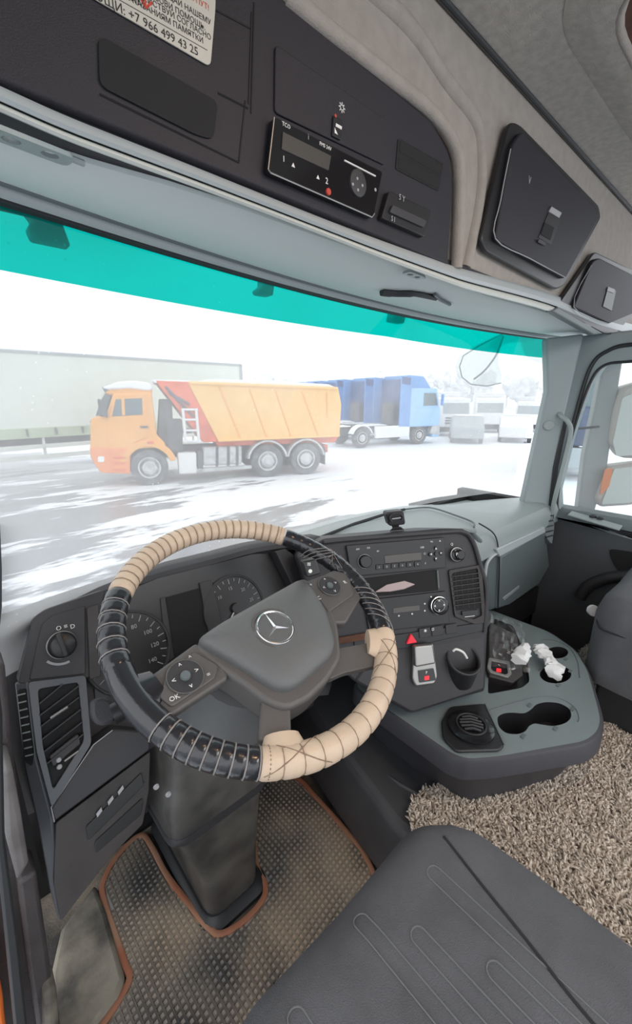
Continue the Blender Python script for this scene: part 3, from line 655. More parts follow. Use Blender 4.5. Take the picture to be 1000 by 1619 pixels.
for k in range(6):
    x = 600 + k * 12.2; y = 897.5 - k * 1.0
    cs('preset_button', [(x - 5, y - 4), (x + 5, y - 5), (x + 5, y + 3), (x - 5, y + 4)], 0.0105, 0.003, 'gloss_black', RD, r=0.001)
    text(str(k + 1), 0.006, at(x, y, CSP, 0.0108), CXD, CN, 'white_print', RD)
for s, x, y, z in (('AM', 566, 869, .006), ('FM', 583, 867, .006), ('SD', 598, 872, .005), ('USB', 668, 866, .006), ('⟲', 672, 876, .008), ('♪', 673, 891, .008), ('TEL', 683, 857, .005), ('⏏', 696, 856, .006)):
    text(s, z, at(x, y, CSP, 0.0085), CXD, CN, 'white_print', RD)
# open slot with a folded paper
sl_ = cs('storage_slot', [(560, 917), (690, 901), (694, 934), (570, 946)], 0.0015, 0.002, 'void', r=0.004)
obj('slot_frame', tube(new(), [at(x, y, CSP, 0.003) for x, y in [(692, 902), (694, 930)]], 0.0022, 6), 'grey_dk', sl_)
pa = new(); prism(pa, [at(x, y, CSP, o) for x, y, o in [(594, 936, .006), (612, 925, .004), (640, 919, .003), (656, 924, .004), (640, 931, .010), (618, 935, .012)]], [at(x, y + 1.0, CSP, o) for x, y, o in [(594, 936, .004), (612, 925, .002), (640, 919, .001), (656, 924, .002), (640, 931, .008), (618, 935, .010)]])
tag(obj('folded_paper', pa, 'pink_paper'), 'pinkish folded paper lying in the open slot under the radio', 'paper')
# climate panel
CP_ = cs('climate_panel', [(575, 950), (706, 935), (712, 986), (585, 1001)], 0.006, 0.01, 'black', r=0.003)
cs('climate_display', [(622, 962), (664, 957), (665, 966), (622, 971)], 0.007, 0.002, 'display', CP_)
dl = obj('climate_dial', disc(new(), at(695, 958, CSP, 0.006), CN, [(0.0215, 0), (0.0210, 0.010), (0.018, 0.012)], 32), 'gloss_black', CP_)
obj('dial_ring', torus(new(), at(695, 958, CSP, 0.014), CN, 0.0212, 0.0018, 36, 6), 'chrome', dl)
obj('dial_inner_ring', torus(new(), at(695, 958, CSP, 0.018), CN, 0.015, 0.0007, 30, 5), 'silver', dl)
for s, dx, dy in (('▲', 0, -8), ('▼', 0, 8), ('◀', -7, 1), ('▶', 8, -1)): text(s, 0.006, at(695 + dx, 958 + dy, CSP, 0.0185), CXD, CN, 'white_print', dl)
bm = new()
for x, y in ((631, 974), (652, 971), (672, 955), (672, 966), (682, 944)): disc(bm, at(x, y, CSP, 0.0065), CN, [(0.0022, 0), (0.002, 0.001)], 8)
obj('climate_button', bm, 'white_print', CP_)
# right hand knob and vent
obj('hazard_knob', disc(new(), at(723, 877, CSP, 0.002), CN, [(0.019, 0), (0.018, 0.008), (0.0125, 0.010), (0.012, 0.018), (0.010, 0.020)], 30), 'gloss_black', DB)
obj('knob_ring', torus(new(), at(723, 877, CSP, 0.010), CN, 0.0165, 0.0016, 30, 6), 'silver', DB)
text('P', 0.011, at(723, 877, CSP, 0.0225), CXD, CN, 'white_print', DB)
text('Q', 0.009, at(715, 861, CSP, 0.003), CXD, CN, 'white_print', DB)
V2 = cs('air_vent', [(712, 904), (758, 896), (765, 962), (718, 966)], 0.002, 0.003, 'void', r=0.004)
for k in range(7):
    y = 912 + k * 7.6; A = at(714 + k * .7, y, CSP, 0.004); B = at(758 + k * 0.8, y - 6, CSP, 0.004); ax = (B - A) * 0.5
    obj('slat', obox(new(), (A + B) / 2, ax, ax.cross(CN).normalized() * 0.0011, CN * 0.004), 'dash_side', V2)
for k in range(5):
    x = 720 + k * 9; A = at(x, 906, CSP, 0.002); B = at(x + 4, 962, CSP, 0.002); tube_b = tube(new(), [A, B], 0.0012, 5); obj('vertical_vane', tube_b, 'dash', V2)
bm = ring(new(), roundp([at(x, y, CSP, 0.006) for x, y in [(710, 902), (762, 893), (770, 1000 - 15), (752, 988), (720, 976)]], 0.006, 3), roundp([at(x, y, CSP, 0.006) for x, y in [(715, 907), (756, 899), (763, 974), (749, 980), (722, 970)]], 0.006, 3), CN, 0.006)
obj('vent_frame', bm, 'dash_side', V2, bev=0.001)
cs('vent_slider', [(731, 967), (757, 964), (758, 974), (732, 977)], 0.005, 0.004, 'black', V2, r=0.002)
obj('slider_mark', tube(new(), [at(735, 976, CSP, 0.007), at(751, 974, CSP, 0.007)], 0.0014, 5), 'silver', V2)
# switch row
SWR = cs('switch_row', [(560, 1014), (768, 984), (770, 997), (720, 1008), (640, 1026), (562, 1030)], 0.004, 0.008, 'black', r=0.003)
for x, y in ((610, 1010), (672, 1001), (692, 998), (714, 995)): cs('switch_key', [(x - 9, y - 6), (x + 9, y - 9), (x + 10, y + 6), (x - 8, y + 9)], 0.0065, 0.004, 'dash', SWR, r=0.002)
text('✱', 0.011, at(673, 998, CSP, 0.0075), CXD, CN, 'white_print', SWR); text('◘', 0.012, at(685, 996, CSP, 0.0075), CXD, CN, 'white_print', SWR)
tri = [at(x, y, CSP, 0.010) for x, y in [(651, 1003), (660, 1016), (644, 1019)]]
HZD = obj('hazard_button', prism(new(), roundp(tri, 0.002, 3), [p - CN * 0.006 for p in roundp(tri, 0.002, 3)]), 'red_lit', SWR, bev=0.001)
cs('brown_strip', [(530, 1010), (600, 998), (604, 1008), (532, 1020)], 0.008, 0.006, 'brown', DB)
# lower shelf of the stack, leaning further to the driver
lA = at(600, 1035, CSP, 0.0); lB = at(768, 1008, CSP, 0.0); lC = at(650, 1127, PZ(-0.735))
LS = plane3(lA, lB, lC); LN = LS[1]
slabo('lower_stack', [(585, 1040), (640, 1028), (720, 1010), (770, 1000), (769, 1092), (652, 1130), (560, 1078)], LS, 0.05, 'dash', DB, r=0.012, bev=0.008)
# park brake lever in silver
PB = slabo('park_brake', [(655, 1021), (686, 1018), (693, 1070), (688, 1082), (658, 1086), (653, 1074)], LS, 0.012, 'silver', DB, out=0.012, r=0.006, bev=0.003)
slabo('brake_lever', [(656, 1022), (685, 1019), (690, 1050), (658, 1056)], LS, 0.02, 'silver', PB, out=0.028, r=0.006, bev=0.006, segs=3)
slabo('brake_window', [(662, 1061), (686, 1057), (690, 1076), (664, 1080)], LS, 0.004, 'gloss_black', PB, out=0.0145, r=0.002)
text('Ⓟ' if False else 'P', 0.009, at(675, 1064, LS, 0.0148), CXD, LN, 'white_print', PB)
slabo('warning_light', [(672, 1070), (679, 1069), (679, 1075), (672, 1076)], LS, 0.002, 'led', PB, out=0.0155, r=0.001)
# cup holder ring in the stack
cc = at(734, 1042, LS, 0.012)
CH = obj('stack_cup_holder', torus(new(), cc, (LN + Vector((0, 0, 1.2))).normalized(), 0.040, 0.004, 36, 8), 'dash', DB)
z1 = (LN * 0.2 + Vector((0, 0, 1))).normalized(); x1, y1, _ = basis(z1)
bm = loft(new(), [[cc + z1 * h + (x1 * math.cos(t) + y1 * math.sin(t)) * r for t in [2 * PI * k / 32 for k in range(32)]] for h, r in ((-0.002, 0.040), (-0.03, 0.038), (-0.07, 0.034))], caps=False)
obj('cup_wall', bm, 'black', CH)
obj('cup_floor', disc(new(), cc - z1 * 0.03, z1, [(0.037, -0.002), (0.037, 0)], 28), 'void', CH)
loop = [at(x, y, LS, o) for x, y, o in [(717, 1030, .03), (722, 1027, .035), (733, 1032, .035), (739, 1041, .03)]]
tag(obj('cable_loop', tube(new(), smooth_path(loop, 6), 0.0028, 6), 'white_print'), 'white cable loop sticking out of the round holder in the centre stack', 'cable')
# passenger side of the dash
GP = PY(0.56)
bm = new(); rows = []
prof = [(0.975, -0.50), (0.93, -0.475), (0.80, -0.440), (0.66, -0.415), (0.60, -0.415), (0.572, -0.425), (0.560, -0.45), (0.556, -0.50)]
xs = [0.70, 0.95, 1.15, 1.28, 1.34, 1.40, 1.5, 1.6, 1.7, 1.80, 1.84]
for y, z in prof:
    zf = (lambda x: float(np.interp(x, [0.9, 1.1, 1.35, 1.65, 1.85], [-0.372, -0.378, -0.396, -0.438, -0.45])) - (0.035 if y > 0.9 else 0)) if y > 0.75 else (lambda x: z + (0.012 if y > 0.65 and x < 1.5 else 0))
    rows.append([Vector((x, y + (0.06 if x < 1.0 and y < .75 else 0), zf(x))) for x in xs])
loft(bm, rows, closed=False); obj('passenger_top', bm, 'grey', DB)
obj('cheek_trim', tube(new(), smooth_path([at(x, y, GP, 0.004) for x, y in [(788, 874), (778, 880), (770, 892), (767, 912)]], 4), 0.006, 8), 'trim_mid', DB)
gb = slabo('glove_box', [(793, 880), (864, 838), (870, 895), (853, 925), (806, 958), (786, 964)], GP, 0.08, 'grey_dk', DB, out=0.005, bev=0.008)
slabo('glove_trim', [(786, 869), (862, 834), (864, 842), (791, 881)], GP, 0.02, 'trim_mid', DB, out=0.014, bev=0.003)
slabo('glove_pull', [(796, 946), (822, 926), (822, 930), (798, 950)], GP, 0.004, 'grey', gb, out=0.007, bev=0.001)
slabo('under_glove', [(780, 968), (806, 958), (856, 926), (858, 960), (800, 1000)], GP, 0.04, 'void', DB, out=-0.03)
slabo('dash_cheek', [(750, 838), (775, 862), (789, 880), (786, 964), (774, 968), (768, 900)], GP, 0.10, 'grey_dk', DB, out=-0.004, bev=0.012)
obj('cheek_seam', tube(new(), smooth_path([at(x, y, GP, 0.006) for x, y in [(758, 828), (782, 845), (789, 872), (790, 905), (788, 962)]], 5), 0.0022, 6), 'seal', DB)
# rounded end vent at the door side
VP = pl((1.80, 0.56, -0.42), (-0.45, -0.8, 0.4))
ev = slabo('end_vent', [(858, 812), (874, 812), (878, 830), (874, 862), (864, 850)], VP, 0.03, 'grey_dk', DB, out=0.0, r=0.01, bev=0.004)
bm = new()
for k in range(5): tube(bm, [at(860 + k * 1.0, 818 + k * 8, VP, 0.003), at(875, 815 + k * 8, VP, 0.003)], 0.0028, 6)
obj('vent_rib', bm, 'seal', ev)
# raised pad on top between stack and windscreen (grey deck)
dk = [(520, 850), (600, 822), (640, 808), (672, 803), (750, 826), (755, 838), (735, 836), (640, 842)]
slabo('deck_panel', dk, PZ(-0.378), 0.012, 'grey', DB, bev=0.003)
bm = tube(new(), [at(x, y, PZ(-0.372)) for x, y in [(508, 850), (560, 829), (614, 812), (640, 806)]], 0.005, 6); obj('deck_seal', bm, 'seal', DB)
bm = tube(new(), smooth_path([at(x, y, PZ(-0.372)) for x, y in [(640, 806), (680, 803), (720, 815), (748, 826), (750, 834)]], 5), 0.003, 6); obj('deck_groove', bm, 'grey_dk', DB)

# small camera/holder on the stack's hood
hc = at(629, 838, PZ(-0.335))
PH = thing('phone_holder', hc, 'small black clip holder standing on top of the centre stack hood', 'holder')
hx = CXD; hn = Vector((CN.x, CN.y, 0)).normalized()
def hq(px, py, o): return at(px, py, (hc, hn), o)
obj('holder_foot', prism(new(), [hq(x, y, 0.012) for x, y in [(616, 840), (640, 838), (634, 833), (622, 834)]], [hq(x, y, -0.014) for x, y in [(616, 840), (640, 838), (634, 833), (622, 834)]]), 'black', PH, bev=0.002)
obj('holder_stem', prism(new(), [hq(x, y, 0.006) for x, y in [(621, 836), (632, 835), (630, 824), (618, 826)]], [hq(x, y, -0.006) for x, y in [(621, 836), (632, 835), (630, 824), (618, 826)]]), 'black', PH, bev=0.002)
hb = obj('holder_body', prism(new(), roundp([hq(x, y, 0.012) for x, y in [(610, 811), (639, 808), (642, 830), (616, 833)]], 0.008, 4), [p - hn * 0.024 for p in roundp([hq(x, y, 0.012) for x, y in [(610, 811), (639, 808), (642, 830), (616, 833)]], 0.008, 4)]), 'black', PH, bev=0.003)
obj('clip_jaw', tube(new(), smooth_path([hq(x, y, 0.016) for x, y in [(620, 826), (617, 819), (621, 814), (632, 813), (637, 817), (636, 823)]], 4), 0.0025, 6), 'dash', hb)
obj('clip_screw', tube(new(), [hq(620, 821, 0.016), hq(634, 819, 0.016)], 0.002, 6), 'grey_print', hb)

# ------------------------------------------------------------------ centre tray with cup holders
TZ = PZ(TRAY)
TR = thing('centre_tray', (0.95, 0.3, TUN), 'grey green centre tray with round cup holders beside the gear console', 'tray')
op = [at(x, y, TZ) for x, y in [(770, 962), (800, 974), (870, 1000), (912, 1030), (930, 1062), (946, 1120), (950, 1140), (944, 1158), (925, 1172), (790, 1196), (740, 1200), (716, 1192), (560, 1085), (640, 1000)]]
op = roundp(op, 0.03, 4)
def ell(px, py, rx, ry, P=TZ, n=28):
    c = at(px, py, P); a = at(px + rx, py, P) - c; b_ = at(px, py - ry, P) - c
    r = (a.length + b_.length) / 2 if False else None
    return [c + a * math.cos(2 * PI * k / n) + b_ * math.sin(2 * PI * k / n) for k in range(n)]
h1 = ell(882, 1032, 17, 9); h2 = ell(879, 1066, 25, 14); h3 = ell(812, 1141, 26, 17); h4 = ell(873, 1129, 31, 19)
# merge h3/h4 through a channel: one outline drawn by hand
h34 = [at(x, y, TZ) for x, y in [(786, 1134), (797, 1128), (812, 1127), (830, 1129), (841, 1122), (848, 1114), (864, 1110), (886, 1112), (902, 1121), (905, 1134), (896, 1144), (876, 1149), (856, 1146), (846, 1144), (837, 1148), (832, 1157), (818, 1162), (800, 1160), (789, 1150)]]
h34 = roundp(h34, 0.02, 3)
hs = [at(x, y, TZ) for x, y in [(782, 978), (812, 990), (834, 1042), (838, 1078), (826, 1088), (772, 1098), (774, 1000)]]
hs = roundp(hs, 0.012, 3)
bm = holed(new(), op, [h1, h2, h34, hs], 0)
tp = obj('tray_top', bm, 'tray', TR)
def rimloft(loop, steps, m, name, parent, cap=True):
    c = sum(loop, Vector()) / len(loop)
    rings = [[p + Vector((0, 0, dz)) + (p - c).normalized() * dr for p in loop] for dr, dz in steps]
    bm = loft(new(), rings, caps=False)
    if cap: bm.faces.ensure_lookup_table(); vs = list(bm.verts)[-len(loop):]; bm.faces.new(vs)
    return obj(name, bm, m, parent)
rimloft(op, [(0, 0), (0.006, -0.002), (0.010, -0.009), (0.012, -0.05), (-0.02, -0.07), (-0.06, -0.19)], 'tray_rim', 'tray_rim', TR, False)
for L_, dep in ((h1, 0.05), (h2, 0.06), (h34, 0.06)):
    rimloft(L_, [(0.0, 0), (0.0, -0.01), (-0.004, -dep)], 'black', 'cup_holder', TR)
rimloft(hs, [(0, 0), (0, -0.03)], 'black', 'switch_well', TR)
# spring tabs of the cup holders and pressed outlines
for x, y in ((855, 1060), (902, 1062), (883, 1084), (895, 1043), (838, 1116), (906, 1122), (879, 1153), (828, 1165)):
    obj('cup_tab', box(new(), *[v for v in (lambda c: (c.x - .008, c.x + .008, c.y - .004, c.y + .004, TRAY, TRAY + .0025))(at(x, y, TZ))]), 'grey_dk', tp, bev=0.001)
for pth in ([(775, 1124), (800, 1116), (850, 1103), (882, 1104), (908, 1118), (916, 1135), (914, 1142)], [(858, 1012), (880, 1014), (902, 1026), (914, 1048), (917, 1072)]):
    obj('pressed_line', tube(new(), smooth_path([at(x, y, TZ) for x, y in pth], 5), 0.0016, 6), 'grey_dk', tp)
# ashtray: dark plate with round ridged lid on the tray's near left corner
P_A = PZ(TRAY + 0.008)
AS = slabo('ashtray_plate', [(712, 1117), (767, 1112), (799, 1179), (790, 1186), (722, 1188), (700, 1166), (698, 1140)], P_A, 0.0075, 'black', None, r=0.01, bev=0.003)
tag(AS, 'black ashtray plate with a round ridged lid on the near left corner of the tray', 'ashtray')
c = at(745, 1151, P_A)
ld = obj('ashtray_lid', disc(new(), c, (0, 0, 1), [(0.052, 0), (0.052, 0.006), (0.044, 0.010), (0.030, 0.010), (0.028, 0.006)], 40), 'gloss_black', AS)
obj('lid_ring', torus(new(), c + Vector((0, 0, 0.011)), (0, 0, 1), 0.033, 0.0022, 36, 6), 'dash_side', AS)
for k in (-2, -1, 0, 1, 2):
    dd = Vector((0.62, -0.78, 0)); pp_ = Vector((0.78, 0.62, 0)); o2 = c + pp_ * k * 0.0095 + Vector((0, 0, 0.011)); hl = math.sqrt(max(0.0001, 0.026 ** 2 - (k * 0.0095) ** 2))
    obj('lid_rib', tube(new(), [o2 - dd * hl, o2 + Vector((0, 0, 0.005)), o2 + dd * hl], 0.003, 6), 'dash', ld)
obj('plate_edge', tube(new(), [at(767, 1113, PZ(TRAY + .009)), at(798, 1178, PZ(TRAY + .009))], 0.0016, 5), 'silver', AS)
# gear switch block with silver frame, wrapped in clear film
P_G = pl(at(800, 1040, PZ(TRAY + 0.03)), (-0.25, -0.45, 1))
GS = thing('gear_switch', at(800, 1060, PZ(TRAY)), 'gear switch block in silver frame with red light, wrapped in clear film', 'gear switch')
slabo('switch_body', [(776, 984), (818, 1004), (828, 1068), (812, 1080), (774, 1070), (773, 1010)], P_G, 0.05, 'dash_side', GS, r=0.004, bev=0.003)
fo = [(774, 1040), (806, 1046), (810, 1066), (804, 1072), (776, 1064), (771, 1056)]; fi = [(778, 1045), (802, 1050), (804, 1064), (800, 1067), (780, 1061), (777, 1057)]
obj('silver_frame', ring(new(), roundp([at(x, y, P_G, 0.006) for x, y in fo], 0.004, 3), roundp([at(x, y, P_G, 0.006) for x, y in fi], 0.003, 3), P_G[1], 0.008), 'silver', GS, bev=0.001)
slabo('light_window', fi, P_G, 0.003, 'gloss_black', GS, out=0.003)
slabo('red_light', [(786, 1057), (793, 1058), (793, 1063), (786, 1062)], P_G, 0.002, 'led', GS, out=0.0045)
text('P', 0.008, at(790, 1052, P_G, 0.0035), (0.85, 0.35, 0), P_G[1], 'white_print', GS)
for s, x, y in (('R', 792, 1035), ('N', 805, 1032), ('D', 815, 1035)): text(s, 0.013, at(x, y, P_G, 0.0015), (0.85, 0.35, 0), P_G[1], 'white_print', GS)
M['film'] = glass_mat('clear_film', (0.97, 0.97, 0.97), 0.10)
for nd in M['film'].node_tree.nodes:
    if nd.type == 'BSDF_GLOSSY': nd.inputs['Roughness'].default_value = 0.12
    if nd.type == 'MATH' and nd.operation == 'MULTIPLY_ADD' and abs(nd.inputs[2].default_value - 0.012) < 1e-4: nd.inputs[2].default_value = 0.08
G_ = 14; vs = []; fs = []
q = [at(770, 970, P_G, 0.004), at(826, 994, P_G, 0.004), at(836, 1066, P_G, 0.004), at(772, 1056, P_G, 0.004)]
for i in range(G_ + 1):
    for j in range(G_ + 1):
        a, b_ = i / G_, j / G_; p = q[0].lerp(q[1], a).lerp(q[3].lerp(q[2], a), b_)
        vs.append(p + P_G[1] * (0.012 + 0.022 * math.sin(PI * a) * math.sin(PI * b_) + rng.uniform(-.006, .006)) + Vector((rng.uniform(-.002, .002), rng.uniform(-.002, .002), 0)))
for i in range(G_):
    for j in range(G_): k = i * (G_ + 1) + j; fs.append((k, k + 1, k + G_ + 2, k + G_ + 1))
obj('clear_film', (vs, [], fs), 'film', GS, smooth=0.2)
# crumpled white tissue lying across the rear cup holders
def crumple(name, path, widths, label, cat, z0, amp, seed):
    r = np.random.default_rng(seed); P = smooth_path([at(x, y, PZ(z)) for x, y, z in path], 5); n = len(P); vs = []; fs = []; C = 9
    W = np.interp(np.linspace(0, 1, n), np.linspace(0, 1, len(widths)), widths)
    for i, p in enumerate(P):
        t = (P[min(i + 1, n - 1)] - P[max(i - 1, 0)]).normalized(); s = t.cross(Vector((0, 0, 1))).normalized()
        for j in range(C):
            a = 2 * PI * j / C; wv = W[i] * (1 + r.uniform(-.28, .28))
            vs.append(p + s * math.cos(a) * wv + Vector((0, 0, 1)) * math.sin(a) * wv * 0.55 + Vector((0, 0, r.uniform(-amp, amp))))
    for i in range(n - 1):
        for j in range(C): fs.append((i * C + j, i * C + (j + 1) % C, (i + 1) * C + (j + 1) % C, (i + 1) * C + j))
    fs.append(tuple(range(C))[::-1]); fs.append(tuple(range((n - 1) * C, n * C)))
    return tag(obj(name, (vs, [], fs), 'paper', smooth=0.5), label, cat)
crumple('tissue', [(852, 1022, TRAY + .035), (860, 1032, TRAY + .03), (870, 1045, TRAY + .025), (878, 1058, TRAY + .015), (877, 1070, TRAY + .0)], [0.018, 0.024, 0.016, 0.024, 0.016], 'crumpled white tissue stuck in the rear cup holder of the tray', 'tissue', 0, 0.003, 3)
crumple('paper_scrap', [(832, 1018, TRAY + .075), (828, 1032, TRAY + .07), (820, 1044, TRAY + .065)], [0.008, 0.02, 0.022], 'small torn white paper scrap lying over the wrapped gear switch', 'paper', 0, 0.003, 5)
# ================================================================== STEERING COLUMN AND WHEEL
WC = Vector((0.337, 0.508, -0.347)); WN = Vector((0, -0.4446, 0.8957)); WX = Vector((1, 0, 0)); WY = WN.cross(WX)
WP = (WC, WN)
def wp(px, py, out=0.0): return at(px, py, WP, out)
COLM = thing('steering_column', (0.31, 0.72, FLOOR), 'dusty dark steering column pedestal rising from the mat under the wheel', 'steering column')
def rrect(cx, cy, z, hx_, hy_, r=0.03, tilt=0.0):
    return roundp([Vector((cx - hx_, cy - hy_, z)), Vector((cx + hx_, cy - hy_, z - tilt)), Vector((cx + hx_, cy + hy_, z)), Vector((cx - hx_, cy + hy_, z))], r, 4)
obj('column_foot', loft(new(), [rrect(0.325, 0.79, z, hx_, hy_, r) for z, hx_, hy_, r in ((FLOOR, 0.085, 0.175, 0.04), (FLOOR + 0.012, 0.085, 0.175, 0.04), (FLOOR + 0.02, 0.075, 0.165, 0.04), (FLOOR + 0.03, 0.072, 0.160, 0.04))]), 'seal', COLM)
obj('column_lower', loft(new(), [rrect(cx, cy, z, hx_, hy_, 0.035) for cx, cy, z, hx_, hy_ in ((0.325, 0.785, FLOOR + 0.02, 0.066, 0.150), (0.318, 0.77, -1.0, 0.070, 0.150), (0.300, 0.745, -0.86, 0.088, 0.145), (0.29, 0.735, -0.78, 0.100, 0.145))]), 'pedestal', COLM)
obj('column_upper', loft(new(), [rrect(cx, cy, z, hx_, hy_, 0.035) for cx, cy, z, hx_, hy_ in ((0.288, 0.735, -0.790, 0.106, 0.150), (0.288, 0.725, -0.72, 0.108, 0.145), (0.300, 0.71, -0.62, 0.105, 0.130), (0.315, 0.69, -0.52, 0.09, 0.11))]), 'pedestal', COLM)
obj('column_collar', loft(new(), [rrect(0.288, 0.735, z, hx_, 0.152, 0.035) for z, hx_ in ((-0.796, 0.104), (-0.792, 0.109), (-0.782, 0.109), (-0.778, 0.106))]), 'dash', COLM)
# shroud dome directly behind the hub
obj('column_shroud', loft(new(), [[WC - WN * h + WX * (math.cos(a) * r + dx) + WY * (math.sin(a) * r * 0.9 + dy) for a in [2 * PI * k / 28 for k in range(28)]] for h, r, dx, dy in ((0.060, 0.045, 0, 0), (0.066, 0.075, -0.005, -0.01), (0.08, 0.092, -0.01, -0.02), (0.14, 0.098, -0.02, -0.02), (0.20, 0.098, -0.03, -0.02))]), 'hub', COLM)
bm = new()
for px, py in ((247, 1244), (266, 1256)): disc(bm, at(px, py, PY(0.575)), (0, -1, 0), [(0.005, 0), (0.004, 0.003)], 10)
obj('cover_screw', bm, 'grey_print', COLM)
# left stalk
st = obj('stalk', tube(new(), [WC - WN * 0.06 + WX * -0.06, WC - WN * 0.055 + WX * -0.15 + WY * -0.01, wp(178, 1130, -0.07)], [0.012, 0.011, 0.015], 10), 'black', COLM)
slabo('stalk_end', [(144, 1108), (166, 1102), (182, 1112), (186, 1140), (160, 1150), (146, 1138)], (WC - WN * 0.06, (WN + Vector((0, -1, 0))).normalized()), 0.02, 'dash', COLM, r=0.008, bev=0.004)
# right stalk with white symbols
rs = slabo('stalk_switch', [(478, 888), (500, 884), (508, 908), (486, 914)], (WC - WN * 0.06, CN), 0.03, 'black', COLM, r=0.004, bev=0.003)
text('≋', 0.012, at(489, 893, (WC - WN * 0.06, CN), 0.001), CXD, CN, 'white_print', rs); text('●', 0.009, at(491, 904, (WC - WN * 0.06, CN), 0.001), CXD, CN, 'white_print', rs)

SWL = thing('steering_wheel', WC, 'steering wheel with a laced black and beige leather cover', 'steering wheel')
RC, RT = 0.2165, 0.0185
def rim_sec(name, t0, t1, m, nseg, crease, bul, label, wraps=()):
    nn = max(8, int(abs(t1 - t0) * 1.6)); SG = 18; vs = []; fs = []
    sub = 6; tot = nseg * sub
    for i in range(tot + 1):
        t = rad(t0 + (t1 - t0) * i / tot); ph = (i % sub) / sub
        g_ = 1.0 - crease * (1 - min(1.0, math.sin(PI * ph) * 1.9)) if 0 < i < tot else 1.0 - crease
        d = WX * math.cos(t) + WY * math.sin(t); c = WC + d * RC
        for k in range(SG):
            a = 2 * PI * k / SG; rr = RT * g_ * bul
            vs.append(c + (d * math.cos(a) + WN * math.sin(a)) * rr)
    for i in range(tot):
        for k in range(SG): fs.append((i * SG + k, i * SG + (k + 1) % SG, (i + 1) * SG + (k + 1) % SG, (i + 1) * SG + k))
    fs.append(tuple(range(SG))); fs.append(tuple(range(tot * SG, tot * SG + SG))[::-1])
    return obj(name, (vs, [], fs), m, SWL, smooth=1.2, label=label)
s1 = rim_sec('rim_cover', 44.5, 143, 'beige', 24, 0.13, 1.0, 'beige pleated leather cover at the top left of the rim')
s2 = rim_sec('rim_cover', -33, 44, 'leather', 15, 0.07, 0.97, 'glossy black leather cover at the right of the rim')
s3 = rim_sec('rim_cover', -123, -33.5, 'beige', 13, 0.09, 1.04, 'beige leather cover at the lower right of the rim')
s4 = rim_sec('rim_cover', 143.5, 178, 'leather', 6, 0.09, 0.99, 'glossy black ribbed leather cover at the upper left of the rim')
s5 = rim_sec('rim_cover', 178, 203, 'leather', 1, 0.0, 1.0, 'smooth black leather cover on the left of the rim')
s6 = rim_sec('rim_cover', 203, 236.5, 'leather', 8, 0.10, 1.0, 'glossy black ribbed leather cover at the bottom of the rim')
def rpt(t, a, k=1.03):
    t = rad(t); d = WX * math.cos(t) + WY * math.sin(t); a = rad(a); return WC + d * RC + (d * math.cos(a) + WN * math.sin(a)) * RT * k
def lace(par, ts, a0, a1, r, m, name='lace'):
    bm = new()
    for t in ts: tube(bm, [rpt(t, a0 + (a1 - a0) * k / 8, 1.0) for k in range(9)], r, 5)
    return obj(name, bm, m, par)
lace(s1, [44.5 + 98.5 * k / 24 for k in range(1, 24)], -60, 220, 0.0005, 'thread_bg', 'pleat_line')
lace(s3, [-123 + 89.5 * k / 13 for k in range(1, 13)], -60, 220, 0.0005, 'thread_bg', 'pleat_line')
lace(s4, [143.5 + 34.5 * k / 6 for k in range(1, 6)], -30, 200, 0.0009, 'thread')
lace(s6, [203 + 33.5 * k / 8 for k in range(0, 9)], -40, 190, 0.0010, 'thread')
lace(s2, [-33 + 77 * k / 15 for k in range(1, 15)], 10, 80, 0.0005, 'thread')
bm = tube(new(), [rpt(-33 + 77 * k / 40, 16 + 3 * math.sin(k * 1.3), 1.02) for k in range(41)], 0.0017, 5); obj('edge_seam', bm, 'thread', s2)
bm = new()
for k in range(6):
    t = -30 + k * 3.5; tube(bm, [rpt(t + 7 * j / 8, 60 + 110 * j / 8, 1.02) for j in range(9)], 0.0009, 5)
for k in range(9): tube(bm, [rpt(17 + rng.uniform(-4, 4), 60 + rng.uniform(-20, 20), 1.05), rpt(12 + rng.uniform(-9, 9), 110 + rng.uniform(-30, 60), 1.15)], 0.0006, 4)
for k in range(4): tube(bm, smooth_path([rpt(15 + k * 2, 90, 1.1), rpt(19 + k * 3, 150, 1.7), rpt(25 + k * 2, 180, 2.0)], 4), 0.0006, 4)
obj('loose_thread', bm, 'thread', s2, kind='stuff')
bm = new()
for a_, t0, t1 in ((95, -60, -34), (95, -34, -60), (100, -122, -100), (100, -100, -122)):
    tube(bm, [rpt(t0 + (t1 - t0) * j / 10, 20 + 150 * j / 10, 1.03) for j in range(11)], 0.0008, 5)
obj('cross_lace', bm, 'thread_bg', s3, kind='stuff')
bm = new()
for k in range(12): tube(bm, [rpt(-120.5, 5 + 14 * k, 1.045), rpt(-120.5, 11 + 14 * k, 1.045)], 0.0007, 4)
for k in range(12): tube(bm, [rpt(47, 5 + 14 * k, 1.01), rpt(47, 11 + 14 * k, 1.01)], 0.0006, 4)
obj('stitch', bm, 'thread_bg', s3)
# beige folded flap where the cover wraps the lower spokes
def wflap(name, t, m):
    rings = []
    for k in range(7):
        f = k / 6; tt = rad(t); d = WX * math.cos(tt) + WY * math.sin(tt); tn = -WX * math.sin(tt) + WY * math.cos(tt)
        c = WC + d * (RC - 0.002 - 0.030 * f); wv = 0.036 * (1 - 0.35 * f)
        rings.append([c + tn * math.cos(a) * wv + WN * (math.sin(a) * 0.0165 * (1 - 0.3 * f)) for a in [2 * PI * j / 14 for j in range(14)]])
    return obj(name, loft(new(), rings), m, SWL)
wflap('spoke_wrap', -114, 'beige'); wflap('spoke_wrap', -40, 'beige'); 
f5 = wflap('spoke_wrap', 190, 'leather')
